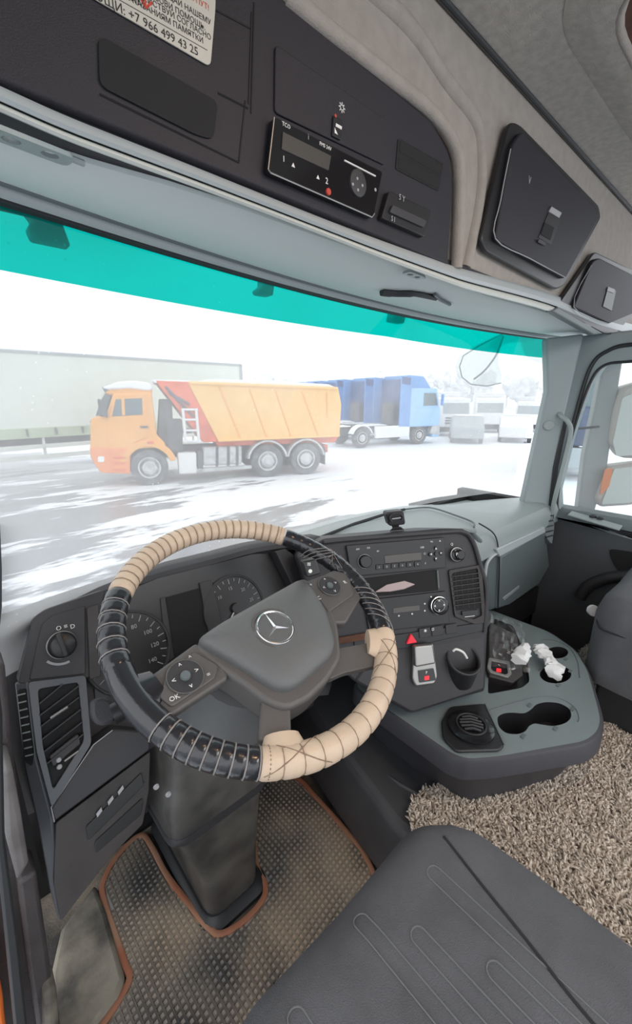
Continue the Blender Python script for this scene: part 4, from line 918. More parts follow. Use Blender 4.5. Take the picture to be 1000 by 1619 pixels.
# spokes
def spoke(name, pts_top, out, dep, m='hub2', bev=0.004, r=0.006): return slabo(name, pts_top, WP, dep, m, SWL, out=out, r=r, bev=bev, segs=3)
spoke('left_spoke', [(222, 1080), (310, 1016), (350, 1040), (362, 1072), (268, 1134), (250, 1120)], 0.006, 0.016)
spoke('right_spoke', [(482, 920), (530, 902), (560, 905), (572, 945), (548, 985), (520, 985)], 0.006, 0.016)
spoke('bottom_spoke', [(414, 1098), (460, 1106), (462, 1172), (408, 1172)], 0.000, 0.012)
spoke('lower_right_spoke', [(532, 1026), (585, 1016), (600, 1030), (598, 1052), (545, 1064), (520, 1075)], -0.004, 0.012)
# hub under the airbag pad
hubp = [(306, 1020), (330, 1010), (480, 912), (508, 930), (535, 985), (541, 1040), (520, 1075), (490, 1105), (455, 1122), (425, 1112), (380, 1078), (330, 1045)]
slabo('hub_shell', hubp, WP, 0.05, 'hub2', SWL, out=0.008, r=0.012, bev=0.008, segs=3)
# domed airbag pad: inset rings raised along the normal
pad = roundp([wp(x, y, 0.012) for x, y in [(309, 1015), (345, 990), (474, 918), (492, 930), (515, 968), (530, 1018), (524, 1040), (470, 1088), (450, 1094), (432, 1090), (380, 1056), (335, 1030)]], 0.012, 4)
c = sum(pad, Vector()) / len(pad); rings = []
for s_, h in ((1.0, -0.012), (1.0, 0.0), (0.985, 0.005), (0.95, 0.009), (0.86, 0.013), (0.7, 0.0165), (0.5, 0.019), (0.25, 0.020)): rings.append([c + (p - c) * s_ + WN * h for p in pad])
AB = obj('airbag_pad', loft(new(), rings), 'hub', SWL, smooth=1.2)
# three pointed star in a ring
sc = wp(435, 993, 0.030)
EM = obj('emblem_dish', disc(new(), sc, WN, [(0.036, -0.004), (0.0355, 0.0015), (0.032, 0.0015), (0.030, -0.001)], 40), 'hub2', AB)
obj('emblem_ring', torus(new(), sc + WN * 0.0015, WN, 0.0285, 0.0019, 48, 8), 'chrome', EM)
bm = new()
for k in range(3):
    a = rad(90 + 120 * k); d = WX * math.cos(a) + WY * math.sin(a); s = WN.cross(d)
    base = [sc + s * 0.0040 + WN * 0.0005 - d * 0.002, sc - s * 0.0040 + WN * 0.0005 - d * 0.002, sc + WN * 0.0052]
    tip = sc + d * 0.0275 + WN * 0.0012
    V = [bm.verts.new(p) for p in base] + [bm.verts.new(tip)]
    bm.faces.new((V[0], V[2], V[3])); bm.faces.new((V[2], V[1], V[3])); bm.faces.new((V[1], V[0], V[3])); bm.faces.new((V[0], V[1], V[2]))
obj('emblem_star', bm, 'chrome', EM, smooth=0)
# button pads on both side spokes
def buttons(px, py, R, sx, panel):
    P0 = slabo('button_panel', panel, WP, 0.006, 'hub2', SWL, out=0.0095, r=0.005, bev=0.0015)
    c = wp(px, py, 0.010)
    dd = obj('button_disc', disc(new(), c, WN, [(R, 0), (R * .97, 0.004), (R * .6, 0.004), (R * .5, 0.003)], 30), 'dash', P0)
    obj('disc_ring', torus(new(), c + WN * 0.002, WN, R, 0.0009, 30, 5), 'silver', dd)
    obj('disc_centre', disc(new(), c + WN * 0.003, WN, [(R * .3, 0), (R * .26, 0.003)], 16), 'grey_dk', dd)
    for k, s_ in enumerate(('▸', '▴', '◂', '▾')):
        a = PI / 2 * k; text({'▸': '>', '▴': '^', '◂': '<', '▾': 'v'}[s_], R * 0.42, c + (WX * math.cos(a) + WY * math.sin(a)) * R * 0.68 + WN * 0.0042, WX, WN, 'white_print', dd)
    return P0
bp1 = buttons(293, 1071, 0.0235, 1, [(262, 1072), (308, 1030), (346, 1052), (340, 1072), (272, 1118), (252, 1102)])
for s_, x, y in (('OK', 276, 1104), ('▲', 301, 1040), ('⚙', 330, 1067)):
    text({'⚙': '=', '▲': '^'}.get(s_, s_), 0.009, wp(x, y, 0.0102), WX, WN, 'white_print', bp1)
bp2 = buttons(521, 928, 0.0215, 1, [(486, 922), (528, 902), (552, 908), (560, 940), (520, 968)])
for s_, x, y in (('+', 492, 925), ('C', 505, 946), ('R', 546, 921)): text(s_, 0.010, wp(x, y, 0.0102), WX, WN, 'white_print', bp2)

# ================================================================== FLOOR MAT
MZ = FLOOR + 0.012
def mz(px, py): return at(px, py, PZ(MZ))
mo = [(150, 1640), (203, 1556), (196, 1520), (163, 1420), (168, 1385), (190, 1350), (222, 1322), (240, 1340), (262, 1382), (300, 1432), (330, 1468), (350, 1478), (385, 1458), (415, 1425), (420, 1400), (408, 1376), (402, 1330), (400, 1245), (430, 1228), (470, 1232), (500, 1262), (545, 1312), (575, 1350), (592, 1386), (640, 1500), (600, 1720), (150, 1720)]
mat_pts = smooth_path([mz(x, y) for x, y in mo], 3)
FM = thing('floor_mat', (0.35, 0.6, FLOOR), 'dusty dark floor mat with diamond cells and orange edging around the column', 'mat')
obj('mat_sheet', prism(new(), mat_pts, [p - Vector((0, 0, 0.010)) for p in mat_pts]), 'mat_base', FM)
ed = smooth_path([mz(x, y) for x, y in mo[:-2]], 5)
bm = new(); prf = [(-0.007, 0), (-0.006, 0.004), (0, 0.006), (0.006, 0.004), (0.007, 0)]
rows = []
for i, p in enumerate(ed):
    t = (ed[min(i + 1, len(ed) - 1)] - ed[max(i - 1, 0)]).normalized(); s = t.cross(Vector((0, 0, 1)))
    rows.append([p + s * a + Vector((0, 0, h)) for a, h in prf])
loft(bm, rows, closed=False); obj('edging', bm, 'orange_edge', FM)
# raised rhomb cells
poly = np.array([(p.x, p.y) for p in mat_pts])
def inside(x, y, pg, m=0.0):
    n = len(pg); r = np.zeros(x.shape, bool); j = n - 1
    for i in range(n):
        xi, yi = pg[i]; xj, yj = pg[j]
        c_ = ((yi > y) != (yj > y)) & (x < (xj - xi) * (y - yi) / (yj - yi + 1e-12) + xi); r ^= c_; j = i
    return r
def dist_edge(x, y, pg):
    d = np.full(x.shape, 9.0)
    for i in range(len(pg)):
        a = pg[i - 1]; b_ = pg[i]; ab = b_ - a; L = ab @ ab + 1e-12
        t = np.clip(((x - a[0]) * ab[0] + (y - a[1]) * ab[1]) / L, 0, 1); d = np.minimum(d, np.hypot(x - a[0] - t * ab[0], y - a[1] - t * ab[1]))
    return d
sxp, syp = 0.0165, 0.0185; xs_, ys_ = [], []; ra = rad(-40); cr, sr = math.cos(ra), math.sin(ra)
for j in range(int(2.0 / (syp / 2))):
    y = -0.6 + j * syp / 2; xx = np.arange(-0.9, 1.3, sxp) + (sxp / 2 if j % 2 else 0); xs_.append(xx); ys_.append(np.full(xx.shape, y))
X_ = np.concatenate(xs_); Y_ = np.concatenate(ys_); X_, Y_ = 0.4 + X_ * cr - Y_ * sr, 0.3 + X_ * sr + Y_ * cr; k_ = inside(X_, Y_, poly) & (dist_edge(X_, Y_, poly) > 0.007); X_, Y_ = X_[k_], Y_[k_]
th_ = 0.0; ca = [(sxp / 2, 0), (0, syp / 2), (-sxp / 2, 0), (0, -syp / 2)]; ca = [(a * cr - b_ * sr, a * sr + b_ * cr) for a, b_ in ca]
vs = []; fs = []; n = len(X_)
base = np.array([[a * s, b_ * s, z] for s, z in ((1, 0.0035), (0.76, 0.0037), (0.58, 0.0004)) for a, b_ in ca])
V = np.stack([X_, Y_, np.full(n, MZ)], 1)[:, None, :] + base[None]; V = V.reshape(-1, 3)
Fq = [(0, 1, 5, 4), (1, 2, 6, 5), (2, 3, 7, 6), (3, 0, 4, 7), (4, 5, 9, 8), (5, 6, 10, 9), (6, 7, 11, 10), (7, 4, 8, 11)]
fs = [tuple(12 * i + k for k in q_) for i in range(n) for q_ in Fq]
obj('mat_cells', (V.tolist(), [], fs), 'mat_cell', FM, smooth=0, kind='stuff')
# rubber heel ring moulded round the column foot is part of the column; pedal shadow area stays dark

# ================================================================== DRIVER SEAT
SX0, SX1, SY0, SY1, SZ = 0.04, 0.545, -0.42, 0.292, -0.64
def seat_z(u, v):      # u across -1..1, v back to front 0..1
    z = SZ
    z -= 0.012 * max(0, 1 - abs(u) / 0.72) ** 1  # dish
    e = max(0, (v - 0.90) / 0.10); z -= 0.075 * (1 - math.sqrt(max(0, 1 - e * e)))
    s = max(0, (abs(u) - 0.80) / 0.20); z -= 0.07 * (1 - math.sqrt(max(0, 1 - s * s)))
    return z
def seat_obj(name, x0, x1, y0, y1, zoff, m, parent, zb, corner=0.10):
    NU, NV = 36, 40; bm = new(); G = []
    for i in range(NU + 1):
        u = -1 + 2 * i / NU; row = []
        for j in range(NV + 1):
            v = j / NV; uu = abs(u); dy = corner * max(0, (uu - 0.55) / 0.45) ** 2.2 * (v ** 3)
            x = (x0 + x1) / 2 + u * (x1 - x0) / 2 * (1 - 0.06 * v ** 4); y = y0 + (y1 - y0) * v - dy
            row.append(bm.verts.new((x, y, seat_z(u, v) + zoff)))
        G.append(row)
    for i in range(NU):
        for j in range(NV): bm.faces.new((G[i][j], G[i + 1][j], G[i + 1][j + 1], G[i][j + 1]))
    # skirt
    loop = [G[i][0] for i in range(NU + 1)] + [G[NU][j] for j in range(1, NV + 1)] + [G[i][NV] for i in range(NU - 1, -1, -1)] + [G[0][j] for j in range(NV - 1, 0, -1)]
    low = [bm.verts.new((v.co.x, v.co.y, zb)) for v in loop]; n_ = len(loop)
    for i in range(n_): bm.faces.new((loop[i], loop[(i + 1) % n_], low[(i + 1) % n_], low[i]))
    bm.faces.new(low); return obj(name, bm, m, parent, smooth=1.3)
DS = thing('driver_seat', ((SX0 + SX1) / 2, (SY0 + SY1) / 2, FLOOR), 'charcoal fabric driver seat cushion with pale stitched lines at the bottom', 'seat')
seat_obj('seat_cushion', SX0, SX1, SY0, SY1, 0, 'seat', DS, SZ - 0.15, 0.09)
obj('seat_pedestal', box(new(), SX0 + 0.05, SX1 - 0.04, SY0 + 0.05, SY1 - 0.12, FLOOR, SZ - 0.13), 'seal', DS, bev=0.01)
def sxy(x, y, h=0.0015):
    u = (x - (SX0 + SX1) / 2) / ((SX1 - SX0) / 2); v = (y - SY0) / (SY1 - SY0); u = max(-1, min(1, u)); v = max(0, min(1, v)); return Vector((x, y, seat_z(u, v) + h))
seam = [at(x, y, PZ(SZ)) for x, y in [(702, 1322), (760, 1395), (830, 1480), (900, 1568), (960, 1640), (1000, 1700)]]
seam = [sxy(p.x, p.y, 0.0) for p in smooth_path(seam, 6)]
obj('side_seam', tube(new(), seam, 0.0022, 6), 'seat_seam', DS)
bm = new(); 
def pill(x0, x1, ya, yb):
    r = (x1 - x0) / 2; P = [(x0, ya), (x0, yb - r)] + [((x0 + x1) / 2 - r * math.cos(a), yb - r + r * math.sin(a)) for a in [PI * k / 8 for k in range(1, 8)]] + [(x1, yb - r), (x1, ya)]
    Q = []
    for a, b_ in zip(P, P[1:]):
        L = math.hypot(b_[0] - a[0], b_[1] - a[1]); n_ = max(1, int(L / 0.02)); Q += [(a[0] + (b_[0] - a[0]) * k / n_, a[1] + (b_[1] - a[1]) * k / n_) for k in range(n_)]
    tube(bm, [sxy(x, y, 0.0006) for x, y in Q], 0.0009, 4)
for k, (x, e) in enumerate(((0.085, .20), (0.125, .13), (0.165, .235), (0.205, .16), (0.245, .10), (0.285, .25), (0.325, .19), (0.362, .11), (0.398, .215))):
    pill(x, x + 0.020, -0.3, e); 
obj('stitched_line', bm, 'seat_line', DS, kind='stuff')

# passenger seat
PSX0, PSX1, PSY1 = 1.27, 1.80, 0.275
PS = thing('passenger_seat', (1.53, 0.0, TUN), 'dark fabric passenger seat cushion at the right edge behind the carpet', 'seat')
seat_obj('seat_cushion', PSX0, PSX1, -0.3, PSY1, 0.10, 'seat', PS, -0.80, 0.05)
obj('seat_base', box(new(), PSX0 + 0.04, PSX1 - 0.03, -0.28, PSY1 - 0.05, TUN, -0.78), 'seal', PS, bev=0.01)
bm = tube(new(), smooth_path([Vector((PSX0 + 0.012, -0.2, -0.63)), Vector((PSX0 + 0.012, 0.16, -0.63)), Vector((PSX0 + 0.05, PSY1 - 0.02, -0.63)), Vector((1.6, PSY1 + 0.002, -0.63)), Vector((PSX1 - 0.03, PSY1, -0.63))], 6), 0.003, 6)
obj('seat_piping', bm, 'seat_seam', PS)
bl = disc(new(), at(937, 965, PX(1.50)), (-0.7, -0.6, 0.2), [(0.018, 0), (0.018, 0.012), (0.01, 0.014)], 14); tag(obj('buckle', bl, 'paper'), 'small pale knob beside the passenger seat', 'knob')

# ================================================================== SHAGGY RUG
RG = thing('shaggy_rug', (1.1, 0.0, TUN), 'beige shaggy rug covering the engine tunnel between the seats', 'rug')
rp = roundp([Vector((0.612, -0.5, TUN)), Vector((1.78, -0.5, TUN)), Vector((1.78, 0.345, TUN)), Vector((1.45, 0.36, TUN)), Vector((0.86, 0.365, TUN)), Vector((0.69, 0.43, TUN)), Vector((0.612, 0.37, TUN))], 0.04, 5)
rp_top = [p + Vector((0, 0, 0.008)) for p in rp]
obj('rug_backing', prism(new(), rp_top, rp), 'pile_base', RG)
pg = np.array([(p.x, p.y) for p in rp])
NT = 36000
X_ = rng.uniform(0.595, 1.79, NT * 2); Y_ = rng.uniform(-0.22, 0.43, NT * 2); k_ = inside(X_, Y_, pg); k_ &= ~((X_ > 1.38) & (Y_ < 0.17)); X_, Y_ = X_[k_][:NT], Y_[k_][:NT]; n = len(X_)
az = rng.uniform(0, 2 * PI, n); ln = rng.uniform(0.008, 0.017, n); lean = rng.uniform(0.3, 1.1, n); R0 = rng.uniform(0.0021, 0.0035, n)
clx = 0.35 * np.sin(X_ * 60 + 3 * np.sin(Y_ * 47)); 
V = np.zeros((n, 10, 3)); az2 = az + rng.uniform(-1.5, 1.5, n)
p0 = np.stack([X_, Y_, np.full(n, TUN + 0.006)], 1)
d1 = np.stack([np.cos(az) * np.sin(lean * .5), np.sin(az) * np.sin(lean * .5), np.cos(lean * .5)], 1)
d2 = np.stack([np.cos(az2) * np.sin(lean * 1.3), np.sin(az2) * np.sin(lean * 1.3), np.cos(lean * 1.3)], 1)
p1 = p0 + d1 * (ln * .6)[:, None]; p2 = p1 + d2 * (ln * .5)[:, None]
for s_, (pp_, rr_) in enumerate(((p0, R0 * .8), (p1, R0 * 1.25), (p2, R0 * .9))):
    for k in range(3):
        a = az + 2 * PI * k / 3; V[:, s_ * 3 + k] = pp_ + np.stack([np.cos(a) * rr_, np.sin(a) * rr_, 0.3 * np.sin(a) * rr_], 1)
V[:, 9] = p2 + d2 * (R0 * 1.2)[:, None]
tf = []
for s_ in (0, 3):
    for k in range(3): a, b_ = s_ + k, s_ + (k + 1) % 3; tf += [(a, b_, b_ + 3), (a, b_ + 3, a + 3)]
tf += [(6, 7, 9), (7, 8, 9), (8, 6, 9)]
Fa = (np.array(tf)[None] + (np.arange(n) * 10)[:, None, None]).reshape(-1, 3)
me = bpy.data.meshes.new('pile'); me.vertices.add(n * 10); org = ORG[RG.name]; me.vertices.foreach_set('co', (V.reshape(-1, 3) - np.array(org)).ravel())
me.loops.add(len(Fa) * 3); me.loops.foreach_set('vertex_index', Fa.ravel()); me.polygons.add(len(Fa)); me.polygons.foreach_set('loop_start', np.arange(0, len(Fa) * 3, 3)); me.update(); me.validate()
at_ = me.attributes.new('tuft', 'FLOAT', 'POINT'); at_.data.foreach_set('value', np.repeat(rng.uniform(0, 1, n), 10)); me.materials.append(M['pile']); me.shade_smooth()
po = bpy.data.objects.new('pile', me); COL.objects.link(po); po.parent = RG; po['kind'] = 'stuff'
nt = M['pile'].node_tree; b = nt.nodes['Principled BSDF']; an = nt.nodes.new('ShaderNodeAttribute'); an.attribute_name = 'tuft'
c = ramp_nodes(nt, an.outputs['Fac'], 0.0, 1.0, (0.48, 0.395, 0.33), (0.82, 0.73, 0.63)); nt.links.new(c, b.inputs['Base Color'])
# orange cloth at the lower left outside the door opening
oc = [at(x, y, PY(0.60)) for x, y in [(-60, 1500), (-10, 1520), (4, 1560), (9, 1600), (12, 1660), (-10, 1740), (-80, 1740)]]
tag(obj('orange_cloth', prism(new(), smooth_path(oc, 3), [p + Vector((-0.02, 0.08, -0.01)) for p in smooth_path(oc, 3)]), 'hivis', bev=0.01), 'bright orange cloth hanging at the very lower left edge outside the door frame', 'cloth')
# ================================================================== OUTSIDE
GZ = -2.6
def matv(name, col, **k): M[name] = mat(name, col, **k)
matv('truck_orange', (0.86, 0.40, 0.085), rough=0.4, noise=0.05, nscale=2); matv('truck_yellow', (0.88, 0.52, 0.16), rough=0.5, noise=0.05, nscale=1.5)
matv('truck_orange2', (0.85, 0.27, 0.07), rough=0.45); matv('truck_red', (0.72, 0.13, 0.05), rough=0.5, noise=0.2, nscale=3)
matv('chassis', (0.10, 0.105, 0.12), rough=0.7, noise=0.3, nscale=3); matv('tyre', (0.13, 0.135, 0.145), rough=0.85, noise=0.4, nscale=5)
matv('rim_grey', (0.48, 0.49, 0.50), rough=0.5, noise=0.2, nscale=6); matv('truck_glass', (0.10, 0.15, 0.17), rough=0.1)
matv('white_tank', (0.75, 0.75, 0.75), rough=0.5); matv('truck_blue', (0.10, 0.30, 0.66), rough=0.35, noise=0.06, nscale=1); matv('truck_blue2', (0.30, 0.55, 0.86), rough=0.35)
matv('truck_blue_dk', (0.04, 0.09, 0.26), rough=0.5); matv('curtain', (0.72, 0.78, 0.72), rough=0.6, noise=0.05, nscale=0.4); matv('curtain_skirt', (0.42, 0.52, 0.36), rough=0.6, noise=0.15, nscale=1.5)
matv('rail_grey', (0.38, 0.42, 0.44), rough=0.5); matv('pale_rail', (0.66, 0.70, 0.66), rough=0.6, noise=0.1, nscale=2); matv('truck_white', (0.80, 0.81, 0.82), rough=0.5); matv('navy', (0.055, 0.08, 0.15), rough=0.5, noise=0.3, nscale=1.2)
M['mirror_pale'] = glass_mat('frosted_mirror_shell', (0.86, 0.9, 0.9), 0.25)
matv('tree_hazed', (0.74, 0.75, 0.76), rough=0.95, noise=0.15, nscale=0.6); matv('mirror_shell', (0.28, 0.30, 0.30), rough=0.5); matv('mirror_beige', (0.50, 0.44, 0.40), rough=0.5); matv('amber', (0.85, 0.22, 0.05), rough=0.3)
matv('headlight', (0.85, 0.85, 0.82), rough=0.15)

class Frame:
    """truck frame: x forward, y to its left, z up, origin on the ground"""
    def __init__(s, o, yaw): s.o = Vector(o); s.yaw = yaw; s.x = Vector((math.cos(yaw), math.sin(yaw), 0)); s.y = Vector((-math.sin(yaw), math.cos(yaw), 0))
    def loc(s, px, py, y):
        d = ray(px, py); k = ((s.o + s.y * y).dot(s.y)) / d.dot(s.y); w_ = d * k - s.o
        return (w_.dot(s.x), w_.z)
    def side(s, pts, y): return [s.loc(px, py, y) for px, py in pts]
def ex(name, xz, y0, y1, m, parent, bev=0.0, r=0.0, **k):
    f = [Vector((x, y0, z)) for x, z in xz]
    if r: f = roundp(f, r)
    return obj(name, prism(new(), f, [Vector((p.x, y1, p.z)) for p in f]), m, parent, bev=bev, **k)
def bx(name, x0, x1, y0, y1, z0, z1, m, parent, bev=0.0, **k): return obj(name, box(new(), x0, x1, y0, y1, z0, z1), m, parent, bev=bev, **k)
def wheel(parent, x, y, R, wd, sgn=1):
    N = Vector((0, sgn, 0)); c = Vector((x, y, R))
    wl = obj('wheel', disc(new(), c - N * wd, N, [(R * .62, 0), (R * .96, 0.02), (R, 0.05), (R, wd - 0.05), (R * .95, wd), (R * .66, wd + 0.01), (R * .6, wd - 0.02)], 32), 'tyre', parent)
    obj('rim', disc(new(), c - N * 0.02, N, [(R * .62, 0), (R * .60, 0.015), (R * .52, 0.0), (R * .48, -0.05), (R * .40, -0.055), (R * .38, 0.02), (R * .24, 0.06), (R * .22, 0.09), (R * .05, 0.10)], 28), 'rim_grey', wl)
    bm = new()
    for k in range(10): a = 2 * PI * k / 10; disc(bm, c + Vector((math.cos(a) * R * .44, 0, math.sin(a) * R * .44)) - N * 0.05, N, [(0.018, 0), (0.016, 0.03)], 6)
    obj('wheel_nut', bm, 'chassis', wl)
    return wl
def place(root, fr): root.location = (fr.o.x, fr.o.y, GZ); root.rotation_euler = (0, 0, fr.yaw)

# ---- orange dump truck, broadside
hd = Vector((-0.936, 0.354)).normalized(); yaw = math.atan2(hd.y, hd.x); lf = Vector((-hd.y, hd.x))
o2 = Vector((4.52, 12.36)) - lf * 1.22
FR = Frame((o2.x, o2.y, GZ), yaw)
FR.o.z = GZ
KM = thing('dump_truck', (0, 0, 0), 'orange three axle dump truck with yellow orange tipper body and snow on its cab roof', 'truck')
S = lambda pts, y=1.22: FR.side(pts, y)
# local heights come back relative to the ground
R = 0.53
for x in (0.0, -3.60, -4.92):
    wheel(KM, x, 1.22, R, 0.30, 1); wheel(KM, x, -1.22, R, 0.30, -1)
def arch(x0, y, R0, R1, a0, a1, n=14): return [(x0 + R0 * math.cos(rad(a0 + (a1 - a0) * k / n)), 0.53 + R0 * math.sin(rad(a0 + (a1 - a0) * k / n))) for k in range(n + 1)] + [(x0 + R1 * math.cos(rad(a1 + (a0 - a1) * k / n)), 0.53 + R1 * math.sin(rad(a1 + (a0 - a1) * k / n))) for k in range(n + 1)]
# cab shell outline on its side
cabo = S([(150, 662), (168, 645), (176, 615), (240, 612), (249, 690), (260, 702), (236, 690), (216, 696), (205, 712), (172, 712), (172, 716), (148, 716)])
ex('cab', S([(143, 662), (168, 656), (179, 622), (240, 620), (248, 688), (262, 702), (262, 708), (200, 712), (142, 712)]), 1.20, -1.20, 'truck_orange', KM, 0.06, segs=3)
ex('cab_roof', S([(163, 622), (184, 606), (232, 607), (242, 618), (240, 624), (176, 626)]), 1.12, -1.12, 'truck_orange', KM, 0.06)
ex('roof_snow', S([(160, 614), (186, 604), (212, 602), (238, 606), (243, 614), (236, 619), (205, 615), (172, 617)]), 1.16, -1.16, 'snow', KM, 0.05)
ex('bumper', S([(142, 708), (206, 709), (206, 750), (160, 748), (150, 735), (143, 722)]), 1.24, -1.24, 'truck_orange2', KM, 0.03)
ex('windscreen', S([(150, 659), (166, 654), (178, 620), (168, 617), (158, 634)]), 1.05, -1.05, 'truck_glass', KM, 0.02)
ex('sun_visor', S([(160, 612), (182, 615), (184, 622), (166, 622)]), 1.10, -1.10, 'truck_glass', KM, 0.01)
ex('side_window', S([(176, 659), (182, 631), (224, 629), (225, 656)]), 1.215, 1.19, 'truck_glass', KM, 0.0)
dr = ex('cab_door', S([(170, 663), (176, 659), (226, 657), (232, 660), (233, 690), (214, 700), (206, 712), (172, 712)]), 1.225, 1.18, 'truck_orange', KM, 0.01)
ex('door_handle', S([(222, 674), (234, 674), (234, 677), (222, 677)]), 1.25, 1.22, 'chassis', dr)
ex('window_pillar', S([(192, 631), (197, 631), (198, 657), (193, 657)]), 1.225, 1.20, 'truck_orange', dr)
ex('side_window_frame', S([(173, 660), (180, 628), (230, 626), (232, 660), (226, 659), (225, 630), (183, 632), (177, 660)]), 1.222, 1.19, 'truck_orange', KM)
for yy, dx in ((667, 0), (685, 0), (697, 0)):
    ex('grille_slat', S([(141, yy), (160, yy), (160, yy + 3), (141, yy + 3)]), 1.0, -1.0, 'chassis', KM)
stp = ex('step_box', S([(176, 713), (204, 713), (204, 747), (178, 746)]), 1.255, 1.20, 'truck_orange2', KM, 0.01)
for yy in (723, 731, 742): ex('step_slot', S([(180, yy), (199, yy), (199, yy + 2.5), (180, yy + 2.5)]), 1.262, 1.24, 'truck_red', stp)
ex('headlight', S([(155, 722), (165, 722), (165, 731), (155, 731)]), 1.252, 1.20, 'headlight', KM, 0.01)
ex('fender', arch(0.0, 0, 0.80, 0.62, 15, 165), 1.26, 0.85, 'truck_orange', KM, 0.02)
ex('side_marker', S([(233, 698), (243, 698), (243, 702), (233, 702)]), 1.27, 1.25, 'truck_red', KM)
for y_ in (1.34,): obj('wing_mirror', obox(new(), (1.02, y_, 2.25), (0.10, 0, 0), (0, 0.05, 0), (0, 0, 0.22)), 'chassis', KM, bev=0.03); obj('mirror_arm', tube(new(), [(0.95, 1.2, 2.5), (1.02, 1.34, 2.47), (1.02, 1.34, 2.05), (0.95, 1.2, 2.0)], 0.015, 6), 'chassis', KM)
obj('wing_mirror', obox(new(), (1.35, -1.45, 2.35), (0.04, 0, 0), (0, 0.11, 0), (0, 0, 0.12)), 'chassis', KM, bev=0.03)
# chassis, tanks, ladder
bx('chassis_rail', -5.6, 1.0, 0.38, 0.50, 0.72, 1.0, 'chassis', KM); bx('chassis_rail', -5.6, 1.0, -0.50, -0.38, 0.72, 1.0, 'chassis', KM)
for x in (0.0, -3.6, -4.92): obj('axle', tube(new(), [(x, -1.0, 0.53), (x, 1.0, 0.53)], 0.10, 8), 'chassis', KM)
ex('air_intake', S([(253, 632), (272, 632), (275, 700), (258, 706), (250, 690)], 0.9), 0.9, -0.6, 'chassis', KM, 0.03)
ex('battery_box', S([(263, 664), (288, 664), (290, 716), (266, 716)], 1.0), 1.0, 0.4, 'chassis', KM, 0.02)
ex('white_tank', S([(281, 717), (311, 716), (312, 750), (284, 751)]), 1.20, 0.75, 'white_tank', KM, 0.05, r=0.06)
ex('fuel_tank', S([(322, 708), (384, 706), (384, 735), (322, 738)]), 1.15, 0.6, 'rim_grey', KM, 0.06)
ex('side_box', S([(313, 714), (322, 714), (322, 742), (313, 742)]), 1.15, 0.6, 'chassis', KM, 0.02)
ex('under_rail', S([(320, 742), (400, 737), (400, 742), (320, 748)]), 1.10, 1.0, 'rim_grey', KM)
for q_ in ((342, 712), (360, 711), (374, 710)): ex('tank_strap', S([(q_[0], q_[1] - 4), (q_[0] + 4, q_[1] - 4), (q_[0] + 4, q_[1] + 26), (q_[0], q_[1] + 27)]), 1.165, 1.1, 'chassis', KM)
ld = thing if False else None
ly = 1.27
for (a, b_) in (((289, 646), (294, 700)), ((310, 646), (315, 700))):
    p = S([a, b_], ly); obj('ladder_rail', tube(new(), [(p[0][0], ly, p[0][1]), (p[1][0], ly, p[1][1])], 0.045, 6), 'white_tank', KM)
for yy in (648, 664, 681, 698):
    p = S([(290, yy), (313, yy)], ly); obj('ladder_rung', tube(new(), [(p[0][0], ly, p[0][1]), (p[1][0], ly, p[1][1])], 0.035, 6), 'white_tank', KM)
# tipper body
bd = ex('tipper_body', S([(297, 605), (535, 614), (540, 640), (537, 690), (345, 698)]), 1.25, -1.25, 'truck_yellow', KM, 0.03)
ex('front_board', S([(246, 602), (300, 604), (346, 699), (322, 700)]), 1.21, -1.21, 'truck_red', KM, 0.02)
ex('front_canopy', S([(240, 601), (300, 602), (302, 606), (246, 606)]), 1.2, -1.2, 'snow', KM, 0.01)
for k, (a, b_) in enumerate((((268, 622), (300, 640)), ((262, 612), (306, 660)))): 
    p = S([a, b_], 1.23); obj('board_rib', tube(new(), [(p[0][0], 1.22, p[0][1]), (p[1][0], 1.22, p[1][1])], 0.04, 6), 'chassis', KM)
ex('sub_frame', S([(340, 699), (535, 691), (530, 700), (345, 706)], 1.0), 1.0, -1.0, 'truck_red', KM, 0.01)
for a, b_ in (((347, 612), (380, 692)), ((395, 616), (422, 692)), ((436, 618), (460, 690)), ((478, 620), (503, 689)), ((517, 622), (517, 660))):
    p = S([a, b_], 1.25); obj('body_rib', tube(new(), [(p[0][0], 1.248, p[0][1]), (p[1][0], 1.248, p[1][1])], 0.028, 5), 'truck_orange', bd)
p = S([(300, 606), (534, 615)], 1.25); obj('top_rail', tube(new(), [(p[0][0], 1.25, p[0][1]), (p[1][0], 1.25, p[1][1])], 0.055, 6), 'truck_yellow', bd)
p = S([(345, 697), (537, 689)], 1.25); obj('bottom_rail', tube(new(), [(p[0][0], 1.25, p[0][1]), (p[1][0], 1.25, p[1][1])], 0.045, 6), 'truck_yellow', bd)
ex('load_snow', S([(310, 606), (330, 600), (420, 602), (520, 608), (534, 614)], 1.1), 1.1, -1.1, 'snow', KM, 0.02)
for x in (-3.60, -4.92): ex('rear_fender', arch(x, 0, 0.68, 0.62, 10, 170), 1.24, 0.8, 'rim_grey', KM)
ex('tail_lamp_bar', [(-5.75, 0.7), (-5.6, 0.7), (-5.6, 0.95), (-5.75, 0.95)], 1.1, -1.1, 'truck_red', KM)
ex('rear_mudflap', [(-5.62, 0.3), (-5.58, 0.3), (-5.58, 0.9), (-5.62, 0.9)], 1.2, 0.7, 'chassis', KM)
place(KM, FR)

